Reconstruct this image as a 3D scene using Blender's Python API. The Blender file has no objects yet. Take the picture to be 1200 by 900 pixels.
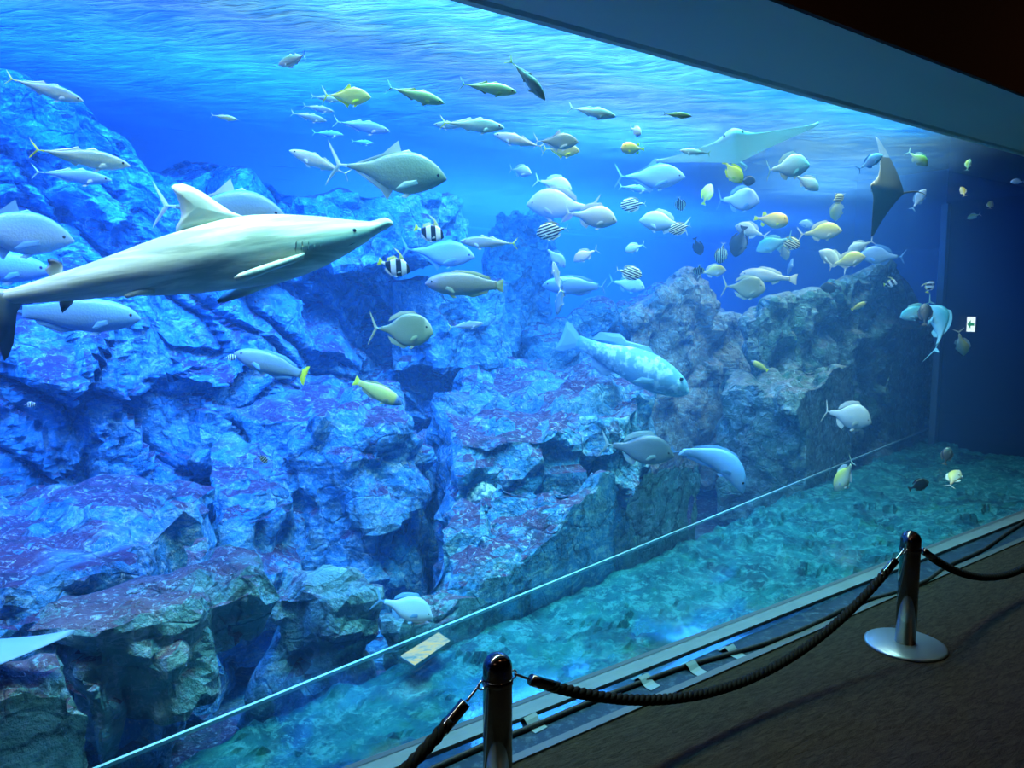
import bpy, bmesh, math, random
import numpy as np
from mathutils import Vector, Matrix, noise as mnoise

scene = bpy.context.scene
COL = scene.collection
random.seed(7)
RNG = np.random.default_rng(7)

# ---------------------------------------------------------------- camera
F_PX, PITCH, CAM_Z = 900.0, math.radians(5.93), 1.5
cam_data = bpy.data.cameras.new('camera')
cam_data.sensor_fit = 'HORIZONTAL'
cam_data.sensor_width = 36.0
cam_data.lens = 36.0 * F_PX / 1200.0
cam_data.clip_start, cam_data.clip_end = 0.05, 200
cam = bpy.data.objects.new('camera', cam_data)
COL.objects.link(cam)
cam.location = (0, 0, CAM_Z)
cam.rotation_euler = (math.pi / 2 - PITCH, 0, 0)
scene.camera = cam
CAM = Vector((0, 0, CAM_Z))
FWD = Vector((0, math.cos(PITCH), -math.sin(PITCH)))
UP = Vector((0, math.sin(PITCH), math.cos(PITCH)))
RIGHT = Vector((1, 0, 0))

# the window runs along S (to the right and away), N points into the tank
ANG = math.radians(53.8)
S = Vector((math.sin(ANG), math.cos(ANG), 0))
N = Vector((-math.cos(ANG), math.sin(ANG), 0))
Z = Vector((0, 0, 1))
GLASS = 2.13            # distance of the window from the camera along N
TOP = 2.47              # underside of the soffit


def W(s, n, z):
    return S * s + N * n + Z * z


def ray(px, py):
    return RIGHT * (px - 600) + UP * (450 - py) + FWD * F_PX


def on_z(px, py, z):
    d = ray(px, py)
    return CAM + d * ((z - CAM_Z) / d.z)


def on_n(px, py, n):
    d = ray(px, py)
    return CAM + d * (n / d.dot(N))


# ---------------------------------------------------------------- objects
def link(o, parent=None):
    COL.objects.link(o)
    if parent is not None:
        o.parent = parent
    return o


def mesh_obj(name, me, mat=None, parent=None):
    o = bpy.data.objects.new(name, me)
    if mat is not None and len(me.materials) == 0:
        me.materials.append(mat)
    return link(o, parent)


def bm_obj(name, bm, mat=None, parent=None, smooth=False):
    me = bpy.data.meshes.new(name)
    bmesh.ops.recalc_face_normals(bm, faces=bm.faces)
    bm.to_mesh(me)
    bm.free()
    if smooth:
        for p in me.polygons:
            p.use_smooth = True
    return mesh_obj(name, me, mat, parent)


def thing(name, label, cat, loc=(0, 0, 0), group=None):
    o = bpy.data.objects.new(name, None)
    o.empty_display_size = 0.1
    link(o)
    o.location = loc
    tag(o, label, cat, group)
    return o


def tag(o, label, cat, group=None, kind=None):
    o['label'] = label
    o['category'] = cat
    if group:
        o['group'] = group
    if kind:
        o['kind'] = kind
    return o


def struct(o, label=None):
    o['kind'] = 'structure'
    if label:
        o['label'] = label
    return o


def prism(poly_bottom, poly_top, bm=None):
    bm = bm or bmesh.new()
    a = [bm.verts.new(p) for p in poly_bottom]
    b = [bm.verts.new(p) for p in poly_top]
    bm.faces.new(a[::-1])
    bm.faces.new(b)
    k = len(a)
    for i in range(k):
        bm.faces.new((a[i], a[(i + 1) % k], b[(i + 1) % k], b[i]))
    return bm


def box_snz(s0, s1, n0, n1, z0, z1, bm=None):
    lo = [W(s0, n0, z0), W(s1, n0, z0), W(s1, n1, z0), W(s0, n1, z0)]
    hi = [W(s0, n0, z1), W(s1, n0, z1), W(s1, n1, z1), W(s0, n1, z1)]
    return prism(lo, hi, bm)


# ---------------------------------------------------------------- materials
class M:
    """small wrapper for node materials"""
    def __init__(self, name):
        self.m = bpy.data.materials.new(name)
        self.m.use_nodes = True
        self.nt = self.m.node_tree
        self.nt.nodes.clear()
        self.out = self.nt.nodes.new('ShaderNodeOutputMaterial')

    def n(self, typ, **kw):
        nd = self.nt.nodes.new(typ)
        ins = kw.pop('ins', {})
        for k, v in kw.items():
            setattr(nd, k, v)
        for k, v in ins.items():
            self.set(nd, k, v)
        return nd

    def set(self, nd, k, v):
        sock = nd.inputs[k]
        if hasattr(v, 'node') or isinstance(v, bpy.types.NodeSocket):
            self.nt.links.new(v, sock)
        else:
            if isinstance(v, tuple) and len(v) == 3 and sock.type == 'RGBA':
                v = (*v, 1)
            sock.default_value = v

    def math(self, op, a, b=0.0, c=0.0, clamp=False):
        nd = self.n('ShaderNodeMath', operation=op, use_clamp=clamp)
        for i, v in enumerate((a, b, c)):
            self.set(nd, i, v)
        return nd.outputs[0]

    def mix(self, f, a, b, mode='MIX'):
        nd = self.n('ShaderNodeMix', data_type='RGBA', blend_type=mode)
        self.set(nd, 0, f)
        self.set(nd, 6, a)
        self.set(nd, 7, b)
        return nd.outputs[2]

    def ramp(self, f, stops, interp='LINEAR'):
        nd = self.n('ShaderNodeValToRGB')
        cr = nd.color_ramp
        cr.interpolation = interp
        while len(cr.elements) < len(stops):
            cr.elements.new(0.5)
        for e, (p, c) in zip(cr.elements, stops):
            e.position = p
            e.color = (*c, 1) if isinstance(c, tuple) else (c, c, c, 1)
        self.set(nd, 0, f)
        return nd.outputs[0]

    def noise(self, scale, detail=4, rough=.55, vec=None, dist=0.0):
        nd = self.n('ShaderNodeTexNoise', ins={'Scale': scale, 'Detail': detail, 'Roughness': rough, 'Distortion': dist})
        if vec is not None:
            self.set(nd, 'Vector', vec)
        return nd.outputs[0]

    def pos(self):
        return self.n('ShaderNodeNewGeometry').outputs['Position']

    def objco(self):
        return self.n('ShaderNodeTexCoord').outputs['Object']

    def scale(self, v, sc):
        nd = self.n('ShaderNodeMapping', ins={'Scale': sc})
        self.set(nd, 'Vector', v)
        return nd.outputs[0]

    def bump(self, h, strength=.3, dist=.02):
        return self.n('ShaderNodeBump', ins={'Height': h, 'Strength': strength, 'Distance': dist}).outputs[0]

    def bsdf(self, color, rough=.6, metal=0.0, normal=None, spec=.5, **extra):
        nd = self.n('ShaderNodeBsdfPrincipled')
        self.set(nd, 'Base Color', color)
        self.set(nd, 'Roughness', rough)
        self.set(nd, 'Metallic', metal)
        self.set(nd, 'Specular IOR Level', spec)
        if normal is not None:
            self.set(nd, 'Normal', normal)
        for k, v in extra.items():
            self.set(nd, k, v)
        return nd.outputs[0]

    def done(self, surf=None, vol=None):
        if surf is not None:
            self.nt.links.new(surf, self.out.inputs['Surface'])
        if vol is not None:
            self.nt.links.new(vol, self.out.inputs['Volume'])
        return self.m


def simple(name, color, rough=.5, metal=0.0, spec=.5):
    m = M(name)
    return m.done(m.bsdf(color, rough, metal, spec=spec))


def rock_material(name, base, base2, algae, algae_amt=1.0, green=(.16, .34, .22), green_amt=.3, low_green=True):
    m = M(name)
    p = m.pos()
    warp = m.noise(1.1, 3, .6, p)
    big = m.noise(2.2, 5, .6, p, .6)
    mid = m.noise(7, 6, .65, p, .4)
    fine = m.noise(34, 5, .7, p)
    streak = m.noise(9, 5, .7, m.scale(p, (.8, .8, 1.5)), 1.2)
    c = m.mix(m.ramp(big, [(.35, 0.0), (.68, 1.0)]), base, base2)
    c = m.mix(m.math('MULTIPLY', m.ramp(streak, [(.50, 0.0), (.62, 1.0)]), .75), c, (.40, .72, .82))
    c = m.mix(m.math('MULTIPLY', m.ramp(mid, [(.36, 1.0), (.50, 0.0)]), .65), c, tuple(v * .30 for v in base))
    g = m.math('MULTIPLY', m.ramp(m.noise(1.7, 4, .6, p, .5), [(.48, 0.0), (.62, 1.0)]), green_amt)
    c = m.mix(g, c, green)
    nz = m.n('ShaderNodeSeparateXYZ', ins={0: m.n('ShaderNodeNewGeometry').outputs['True Normal']}).outputs[2]
    up = m.ramp(m.math('ADD', nz, m.math('MULTIPLY', m.math('SUBTRACT', mid, .5), 1.3)), [(.52, 0.0), (.80, 1.0)])
    fl = m.ramp(m.noise(16, 6, .75, m.scale(p, (1, 1, 1.5)), 1.5), [(.55, 1.0), (.66, 0.0)])
    patch = m.ramp(m.noise(1.4, 3, .6, p), [(.33, 0.0), (.45, 1.0)])
    a = m.math('MULTIPLY', m.math('MULTIPLY', m.math('MULTIPLY', up, fl), patch), algae_amt)
    spots = m.math('MULTIPLY', m.ramp(m.noise(3.6, 5, .7, p, .8), [(.62, 0.0), (.68, 1.0)]), .7 * algae_amt)
    a = m.math('MAXIMUM', a, spots)
    c = m.mix(a, c, algae)
    # thin dark joints between the facets
    ck = m.n('ShaderNodeTexVoronoi', feature='DISTANCE_TO_EDGE', ins={'Scale': 2.6, 'Vector': m.mix(.55, p, m.n('ShaderNodeTexNoise', ins={'Scale': 2.4, 'Detail': 5.0, 'Vector': p}).outputs[1])}).outputs['Distance']
    c = m.mix(m.math('MULTIPLY', m.ramp(ck, [(0.0, 1.0), (.035, 0.0)]), .7), c, (.012, .035, .06))
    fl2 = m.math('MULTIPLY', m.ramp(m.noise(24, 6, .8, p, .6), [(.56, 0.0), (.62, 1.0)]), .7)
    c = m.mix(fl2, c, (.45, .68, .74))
    h = m.math('ADD', m.math('MULTIPLY', mid, .7), m.math('MULTIPLY', fine, .3))
    crack = m.n('ShaderNodeTexVoronoi', feature='DISTANCE_TO_EDGE', ins={'Scale': 4.0, 'Vector': m.mix(.5, p, m.n('ShaderNodeTexNoise', ins={'Scale': 3.0, 'Vector': p}).outputs[1])}).outputs['Distance']
    h = m.math('ADD', h, m.math('MULTIPLY', m.ramp(crack, [(0.0, 0.0), (.04, 1.0)]), .10))
    h = m.math('ADD', h, m.math('MULTIPLY', streak, .15))
    return m.done(m.bsdf(c, .85, normal=m.bump(h, 1.0, .10), spec=.2))


MAT = {}
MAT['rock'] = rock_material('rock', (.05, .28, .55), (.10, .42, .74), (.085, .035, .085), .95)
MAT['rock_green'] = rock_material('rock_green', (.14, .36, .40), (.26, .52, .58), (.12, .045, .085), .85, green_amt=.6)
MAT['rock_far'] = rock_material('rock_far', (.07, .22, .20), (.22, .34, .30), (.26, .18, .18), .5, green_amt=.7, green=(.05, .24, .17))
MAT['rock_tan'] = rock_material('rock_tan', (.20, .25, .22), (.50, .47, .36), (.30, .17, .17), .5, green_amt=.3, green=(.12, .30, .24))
# ================================================================ the setting
def carpet():
    m = M('carpet')
    p = m.pos()
    r = m.n('ShaderNodeVectorRotate', rotation_type='Z_AXIS', ins={'Vector': p, 'Angle': math.radians(-36)}).outputs[0]
    rows = m.noise(7, 3, .6, m.scale(r, (2.2, 9, 1)), .8)
    fine = m.noise(220, 3, .8, p)
    c = m.mix(m.ramp(rows, [(.35, 0.0), (.65, 1.0)]), (.022, .017, .013), (.062, .050, .037))
    c = m.mix(m.ramp(fine, [(.4, 0.0), (.7, .6)]), c, (.10, .08, .06))
    h = m.math('ADD', rows, m.math('MULTIPLY', fine, .6))
    return m.done(m.bsdf(c, .95, normal=m.bump(h, 1.0, .02), spec=.1))


SILL0, SILL1 = 1.925, GLASS          # grey sill between carpet and window
fl = struct(bm_obj('floor', box_snz(-4, 11, -4.5, SILL0 - .012, -.12, 0), carpet()))

# metal edge strip and the blue reflecting sill
edge_m = M('edge_trim')
edge_m = edge_m.done(edge_m.bsdf((.07, .085, .09), .45))
struct(bm_obj('trim_1', box_snz(-4, 11, SILL0 - .012, SILL0 + .022, -.12, .008), edge_m))
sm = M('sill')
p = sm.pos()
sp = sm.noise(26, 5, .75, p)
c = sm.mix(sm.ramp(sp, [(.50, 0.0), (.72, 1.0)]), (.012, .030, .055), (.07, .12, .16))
sill = struct(bm_obj('trim_2', box_snz(-4, 11, SILL0 + .022, SILL1 - .03, -.12, .003),
                     sm.done(sm.bsdf(c, sm.ramp(sp, [(.4, .38), (.7, .6)]), .0, spec=.12))))
gm = M('window_kerb')
gk = gm.noise(9, 4, .6, gm.pos())
struct(bm_obj('trim_3', box_snz(-4, 11, SILL1 - .03, SILL1 + .045, -.12, .020),
              gm.done(gm.bsdf(gm.mix(gk, (.09, .13, .135), (.15, .20, .20)), .5))))

# soffit above the window, and the dark fascia and ceiling above it
sf = M('soffit')
struct(bm_obj('ceiling_soffit', box_snz(-4, 11, 1.594, GLASS + .07, TOP, TOP + .12),
              sf.done(sf.bsdf(sf.mix(sf.noise(1.3, 3, .5, sf.pos()), (.40, .40, .34), (.46, .45, .38)), .55))))
cm = M('fascia')
cn = cm.noise(60, 4, .7, cm.pos())
fas_m = cm.done(cm.bsdf(cm.mix(cn, (.026, .010, .005), (.048, .019, .010)), .9, spec=.2))
struct(bm_obj('wall_fascia', box_snz(-4, 11, 1.574, 1.594, TOP, 3.4), fas_m))
struct(bm_obj('ceiling', box_snz(-4, 11, -4.5, 1.594, 3.4, 3.5), fas_m))
wm = simple('room_wall', (.05, .028, .02), .9)
struct(bm_obj('wall_back', box_snz(-4, 11, -4.6, -4.5, -.1, 3.5), wm))
struct(bm_obj('wall_left', box_snz(-4.1, -4, -4.6, GLASS, -.1, 3.5), wm))

# acrylic window
am = M('acrylic')
tr = am.n('ShaderNodeBsdfTransparent', ins={'Color': (.97, .985, .99)})
gl = am.n('ShaderNodeBsdfGlossy', ins={'Color': (1, 1, 1), 'Roughness': .03})
mx = am.n('ShaderNodeMixShader', ins={0: am.math('MULTIPLY', am.n('ShaderNodeFresnel', ins={0: 1.3}).outputs[0], .12)})
am.nt.links.new(tr.outputs[0], mx.inputs[1])
am.nt.links.new(gl.outputs[0], mx.inputs[2])
acr = am.done(mx.outputs[0])
struct(bm_obj('window_1', box_snz(-4, 11, GLASS, GLASS + .04, .020, TOP), acr), 'clear acrylic aquarium viewing window')
struct(bm_obj('trim_4', box_snz(-4, 11, GLASS + .041, GLASS + .07, -.6, .02), simple('joint', (.03, .05, .06), .6)))

# ================================================================ the tank
WATER_Z = 2.62
S0, S1, N1 = -3.9, 10.5, 9.5
FLOOR_Z = -.55
bw = M('tank_wall')
bwm = bw.done(bw.bsdf(bw.mix(bw.noise(.8, 4, .6, bw.pos()), (.10, .32, .66), (.14, .40, .78)), .9, spec=.1))
struct(bm_obj('wall_tank_rear', box_snz(S0, S1 + 6, N1, N1 + .1, FLOOR_Z - .1, 4.2), bwm))
struct(bm_obj('wall_tank_left', box_snz(S0 - .1, S0, GLASS + .05, N1, FLOOR_Z - .1, 4.2), bwm))
struct(bm_obj('wall_tank_right', box_snz(S1 + 5.9, S1 + 6, GLASS, N1, FLOOR_Z - .1, 4.2), bwm))
struct(bm_obj('floor_tank', box_snz(S0, S1 + 6, GLASS + .05, N1, FLOOR_Z - .1, FLOOR_Z), MAT['rock']))
struct(bm_obj('ceiling_tank', box_snz(S0, S1 + 6, GLASS + .05, N1, 4.2, 4.3), simple('tank_ceiling', (.02, .03, .04), .9)))
struct(bm_obj('wall_tank_front', box_snz(S0, S1 + 6, GLASS + .05, GLASS + .13, TOP + .125, 4.2), simple('tank_front', (.04, .06, .08), .9)))

# dark end wall with its pale corner edge
em = M('end_wall')
endm = em.done(em.bsdf((.012, .030, .075), .8, spec=.05))
struct(bm_obj('wall_right', box_snz(9.0, 9.2, GLASS + .05, 4.15, FLOOR_Z, 4.1), endm))
struct(bm_obj('trim_5', box_snz(8.93, 9.0, 4.10, 4.17, FLOOR_Z, 2.6), simple('corner_edge', (.07, .14, .26), .5)))

# water body
wv = M('water')
sc_ = wv.n('ShaderNodeVolumeScatter', ins={'Color': (.16, .42, .95), 'Density': .06, 'Anisotropy': .25})
ab_ = wv.n('ShaderNodeVolumeAbsorption', ins={'Color': (.25, .66, .93), 'Density': .12})
ad_ = wv.n('ShaderNodeAddShader')
wv.nt.links.new(sc_.outputs[0], ad_.inputs[0])
wv.nt.links.new(ab_.outputs[0], ad_.inputs[1])
water = struct(bm_obj('water', box_snz(S0 + .01, S1 + 5.8, GLASS + .075, N1 - .01, FLOOR_Z + .01, WATER_Z - .03),
                      wv.done(vol=ad_.outputs[0])))

# rippled water surface, seen from below
ws = M('water_surface')
p = ws.pos()
r = ws.n('ShaderNodeVectorRotate', rotation_type='Z_AXIS', ins={'Vector': p, 'Angle': math.radians(8)}).outputs[0]
rip = ws.noise(3.0, 5, .62, ws.scale(r, (1.0, 4.2, 1)), 1.0)
rip2 = ws.noise(9.0, 4, .6, ws.scale(r, (1.0, 3.4, 1)), .6)
hh = ws.math('ADD', rip, ws.math('MULTIPLY', rip2, .5))
nrm = ws.bump(hh, 1.0, .25)
t_ = ws.n('ShaderNodeBsdfTransparent', ins={'Color': (.74, .88, 1.0)})
tl = ws.n('ShaderNodeBsdfTranslucent', ins={'Color': ws.mix(ws.ramp(hh, [(.60, 0.0), (.98, 1.0)]), (.04, .22, .90), (.22, .52, 1.0)), 'Normal': nrm})  # bright lamp streaks tinted into the ripple colour
g_ = ws.n('ShaderNodeBsdfGlossy', ins={'Color': (.8, .9, 1), 'Roughness': .12, 'Normal': nrm})
m1 = ws.n('ShaderNodeMixShader', ins={0: .22})
ws.nt.links.new(t_.outputs[0], m1.inputs[1])
ws.nt.links.new(tl.outputs[0], m1.inputs[2])
m2 = ws.n('ShaderNodeMixShader', ins={0: .15})
ws.nt.links.new(m1.outputs[0], m2.inputs[1])
ws.nt.links.new(g_.outputs[0], m2.inputs[2])
bm = bmesh.new()
gx, gy = 160, 80
vs = []
for j in range(gy + 1):
    for i in range(gx + 1):
        s = S0 + .02 + (S1 + 5.7 - S0) * i / gx
        n = GLASS + .14 + (N1 - GLASS - .18) * j / gy
        z = WATER_Z + .03 * (mnoise.noise(Vector((s * 1.3, n * 3.5, 0))) + .5 * mnoise.noise(Vector((s * 3.1, n * 8.0, 4))))
        vs.append(bm.verts.new(W(s, n, z)))
for j in range(gy):
    for i in range(gx):
        a = j * (gx + 1) + i
        bm.faces.new((vs[a], vs[a + 1], vs[a + gx + 2], vs[a + gx + 1]))
struct(bm_obj('water_surface', bm, ws.done(m2.outputs[0]), smooth=True))

# ================================================================ lamps
def area(name, loc, target, size, energy, color, sy=None, spread=None):
    l = bpy.data.lights.new(name, 'AREA')
    l.shape = 'RECTANGLE'
    l.size, l.size_y = size, sy or size
    l.energy, l.color = energy, color
    if spread:
        l.spread = math.radians(spread)
    o = link(bpy.data.objects.new(name, l))
    o.location = loc
    o.rotation_euler = (Vector(target) - Vector(loc)).to_track_quat('-Z', 'Y').to_euler()
    return o


BLUE = (.025, .25, 1.0)
area('tank_lamp_blue', W(-.9, 3.45, 3.5), W(-.9, 4.75, .7), 1.8, 310, BLUE, .5, 105)
area('tank_lamp_blue', W(1.3, 3.55, 3.5), W(1.3, 5.0, .7), 1.8, 310, BLUE, .5, 105)
area('tank_lamp_cool', W(3.7, 3.6, 3.5), W(3.7, 5.0, .6), 1.6, 170, (.08, .46, 1.0), .6, 110)
area('tank_lamp_white', W(.5, 2.80, 3.6), W(.5, 2.84, 0), 4.6, 120, (1.0, .95, .50), .3, 110)
area('tank_lamp_white', W(4.2, 3.2, 3.6), W(4.2, 3.3, 0), 3.2, 110, (1.0, .95, .54), .6, 115)
area('tank_lamp_white', W(6.6, 4.0, 3.6), W(6.4, 4.3, .5), 2.2, 85, (.80, 1.0, .80), .6, 100)  # extra light added to lift the dark rocks at the right
area('fill_teal', W(3.0, 2.55, 3.6), W(3.0, 2.75, 0), 4.5, 90, (.10, 1.0, .95), .4, 60)  # added teal light that brightens the shelf
area('fill_front', W(.2, 2.40, 3.5), W(.2, 3.2, .2), 3.6, 22, (.30, .75, 1.0), .2, 80)  # added fill for the unlit rocks at the front left
area('tank_lamp_deep', W(6.5, 7.0, 3.6), W(6.5, 7.6, 0), 6.0, 900, (.08, .36, 1.0), 2.0)
for k, (s_, n_, e_) in enumerate(((-1.5, .45, 4), (1.5, .45, 3.6), (4.5, .45, 3.6))):
    area('room_lamp', W(s_, n_, 3.36), W(s_, n_ - .1, 0), .12, e_, (1, .60, .34))
w = bpy.data.worlds.new('world'); scene.world = w
w.use_nodes = True
w.node_tree.nodes['Background'].inputs[0].default_value = (0, 0, 0, 1)
scene.view_settings.view_transform = 'Standard'
scene.view_settings.look = 'None'
scene.view_settings.exposure = 0.0
scene.view_settings.gamma = 1.0
scene.view_settings.use_curve_mapping = False
cy = scene.cycles
cy.use_denoising = True
cy.max_bounces = 6
cy.diffuse_bounces = 3
cy.glossy_bounces = 3
cy.volume_bounces = 1
cy.transparent_max_bounces = 12
cy.sample_clamp_indirect = 4.0
cy.caustics_reflective = False
cy.caustics_refractive = False
# ================================================================ rockwork
def inner(s):
    """distance of the shelf's far edge from the camera plane, along N"""
    return 2.615 + .19 * s


def facet(P, seeds, amp, tilt, rng):
    """chiselled offset for points P: nearest seed's own level plus its own tilt"""
    lev = rng.uniform(-1, 1, len(seeds)) * amp
    tl = rng.normal(0, 1, (len(seeds), P.shape[1])) * tilt
    out = np.zeros(len(P))
    gap = np.zeros(len(P))
    for a in range(0, len(P), 4000):
        q = P[a:a + 4000]
        d = ((q[:, None, :] - seeds[None]) ** 2).sum(2)
        i = d.argmin(1)
        d1 = np.sqrt(d[np.arange(len(q)), i])
        d[np.arange(len(q)), i] = 1e9
        d2 = np.sqrt(d.min(1))
        out[a:a + 4000] = lev[i] + ((q - seeds[i]) * tl[i]).sum(1)
        gap[a:a + 4000] = d2 - d1
    return out, gap


def fbm(P, scale, octv=4, off=0.0):
    return np.array([mnoise.fractal(Vector((x * scale + off, y * scale, z * scale)), 1.0, 2.1, octv) for x, y, z in P])


def finish_rock(name, bm, mat, voxel=.04, seed=1, amp=.07, smooth=False, cuts=8, cell=.45):
    """chop a prism's corners, remesh it and chisel its faces"""
    rng = np.random.default_rng(seed)
    co = np.array([v.co[:] for v in bm.verts])
    ctr, ext = (co.max(0) + co.min(0)) / 2, (co.max(0) - co.min(0)) / 2
    for k in range(cuts):
        d = rng.normal(0, 1, 3)
        d /= np.linalg.norm(d)
        sup = ((co - ctr) @ d).max()
        c = ctr + d * sup * rng.uniform(.80, .95)
        g = bmesh.ops.bisect_plane(bm, geom=bm.verts[:] + bm.edges[:] + bm.faces[:], plane_co=c, plane_no=d, clear_outer=True)
        ed = [e for e in g['geom_cut'] if isinstance(e, bmesh.types.BMEdge)]
        if ed:
            bmesh.ops.edgeloop_fill(bm, edges=ed)
    bmesh.ops.recalc_face_normals(bm, faces=bm.faces)
    me = bpy.data.meshes.new(name)
    bm.to_mesh(me)
    bm.free()
    tmp = bpy.data.objects.new(name + '_tmp', me)
    COL.objects.link(tmp)
    md = tmp.modifiers.new('r', 'REMESH')
    md.mode = 'VOXEL'
    md.voxel_size = voxel
    md.use_smooth_shade = False
    dg = bpy.context.evaluated_depsgraph_get()
    me2 = bpy.data.meshes.new_from_object(tmp.evaluated_get(dg))
    bpy.data.objects.remove(tmp)
    me2.name = name
    nv = len(me2.vertices)
    P = np.empty(nv * 3); me2.vertices.foreach_get('co', P); P = P.reshape(-1, 3)
    Nn = np.empty(nv * 3); me2.vertices.foreach_get('normal', Nn); Nn = Nn.reshape(-1, 3)
    lo, hi = P.min(0) - .3, P.max(0) + .3
    warp = np.stack([fbm(P, 2.0, 2, o) for o in (0, 9, 21)], 1) * .12
    vol = np.prod(hi - lo)
    s1 = rng.uniform(lo, hi, (max(8, int(vol / cell ** 3)), 3))
    o1, g1 = facet(P + warp, s1, amp * .6, .16, rng)
    s2 = rng.uniform(lo, hi, (max(20, min(1500, int(vol / (cell * .4) ** 3))), 3))
    o2, g2 = facet(P + warp * .7, s2, amp * .25, .20, rng)
    d = o1 + o2 + fbm(P, 4, 5, 3) * amp * .4 - np.clip(.045 - g1, 0, .045) * .7
    # soften the steps along the surface by averaging over mesh edges
    ed = np.empty(len(me2.edges) * 2, dtype=np.int64); me2.edges.foreach_get('vertices', ed); ed = ed.reshape(-1, 2)
    deg = np.bincount(ed.ravel(), minlength=nv).clip(1)
    for _ in range(1):
        acc = np.bincount(ed[:, 0], d[ed[:, 1]], nv) + np.bincount(ed[:, 1], d[ed[:, 0]], nv)
        d = .5 * d + .5 * acc / deg
    P2 = P + Nn * d[:, None]
    # nothing reaches over the far edge of the shelf
    S3, N3 = np.array(S[:]), np.array(N[:])
    sv, nv_ = P2 @ S3, P2 @ N3
    P2 += N3[None] * np.clip(inner(sv) + .03 - nv_, 0, None)[:, None]
    me2.vertices.foreach_set('co', P2.ravel())
    me2.update()
    for pl in me2.polygons:
        pl.use_smooth = smooth
    me2.materials.clear()
    return mesh_obj(name, me2, mat)


NREP = []
def top_rock(label, pts, mat, bottom=None, flare=.10, seed=1, voxel=.04, amp=.07, cuts=7, name='boulder', **kw):
    """pts: corners (px, py, z) of the rock's upper face; it is carried down to z = bottom"""
    bottom = FLOOR_Z if bottom is None else bottom
    top = [on_z(x, y, z) for x, y, z in pts]
    NREP.append((label[:30], [round(v.dot(N), 2) for v in top]))
    c = sum(top, Vector()) / len(top)
    bot = [Vector((c.x + (v.x - c.x) * (1 + flare), c.y + (v.y - c.y) * (1 + flare), bottom)) for v in top]
    o = finish_rock(name, prism(bot, top), mat, voxel, seed, amp, cuts=cuts, **kw)
    return tag(o, label, 'rock', 'rockwork boulders')


def face_rock(label, pts, n, thick, mat, seed=1, voxel=.045, amp=.07, shrink=.75, cuts=5, name='boulder', **kw):
    """pts: outline (px, py) of the rock's front at distance n; it reaches back by thick"""
    fr = [on_n(x, y, n) for x, y in pts]
    c = sum(fr, Vector()) / len(fr)
    back = Vector((c.x, c.y, 0)).normalized()
    mid = [v + back * thick * .35 + (v - c) * .02 for v in fr]
    bk = [c + (v - c) * shrink + back * thick for v in fr]
    bm = bmesh.new()
    A, B, C_ = ([bm.verts.new(p) for p in q] for q in (fr, mid, bk))
    k = len(A)
    bm.faces.new(A); bm.faces.new(C_[::-1])
    for a, b in ((A, B), (B, C_)):
        for i in range(k):
            bm.faces.new((a[(i + 1) % k], a[i], b[i], b[(i + 1) % k]))
    o = finish_rock(name, bm, mat, voxel, seed, amp, cuts=cuts, **kw)
    return tag(o, label, 'rock', 'rockwork boulders')


# the continuous rock wall behind everything on the left
def rock_wall():
    rng = np.random.default_rng(3)
    ns, nz = 330, 190
    s_ = np.linspace(S0 + .02, 6.2, ns)
    z_ = np.linspace(FLOOR_Z, 2.95, nz)
    ss, zz = np.meshgrid(s_, z_)
    P = np.stack([ss.ravel(), zz.ravel(), np.zeros(ss.size)], 1)
    w1 = fbm(P, 1.0, 3, 5) * .22
    w2 = fbm(P, 1.0, 3, 55) * .22
    Q = np.stack([P[:, 0] * .8 + w1 + .25 * P[:, 1], P[:, 1] + w2], 1)
    lo, hi = Q.min(0) - .5, Q.max(0) + .5
    o1, g1 = facet(Q, rng.uniform(lo, hi, (52, 2)), .16, .22, rng)
    o2, g2 = facet(Q, rng.uniform(lo, hi, (330, 2)), .05, .24, rng)
    o3, g3 = facet(Q, rng.uniform(lo, hi, (1500, 2)), .012, .22, rng)
    d = o1 + o2 + o3 + fbm(P, 3, 5, 77) * .06
    d -= np.clip(.07 - g1, 0, .07) * 1.2 + np.clip(.04 - g2, 0, .04) * .8
    s, z = P[:, 0], P[:, 1]
    # the wall leans back as it rises and runs deeper to the right
    base = 4.55 + .10 * np.clip(s, -4, 2) + .55 * np.clip(s - 1.6, 0, 9) ** 1.15 - .22 * (1.2 - z)
    # its crest drops to the right, so open water shows above it
    crest = np.interp(s, [-4, .55, 1.05, 2.0, 2.9, 3.5, 3.9, 6.2], [3.0, 2.85, 2.55, 2.38, 2.2, 1.8, 1.35, .9])
    crest = crest + fbm(P * [1, 0, 0], 2.2, 4, 31) * .15
    z2 = FLOOR_Z + (z - FLOOR_Z) / (2.95 - FLOOR_Z) * (crest - FLOOR_Z)
    back = np.clip((z - 2.75) / .2, 0, 1)
    nn = base - d + back * .8
    S3, N3 = np.array(S[:]), np.array(N[:])
    V = S3[None] * s[:, None] + N3[None] * nn[:, None] + np.array([0, 0, 1.])[None] * z2[:, None]
    me = bpy.data.meshes.new('rock_wall')
    idx = np.arange(ns * nz).reshape(nz, ns)
    f = np.stack([idx[:-1, :-1], idx[:-1, 1:], idx[1:, 1:], idx[1:, :-1]], -1).reshape(-1, 4)
    me.from_pydata(V.tolist(), [], f.tolist())
    me.update()
    o = mesh_obj('wall_rock', me, MAT['rock'])
    return struct(o, 'blue-lit rock wall behind the boulders')


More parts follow.
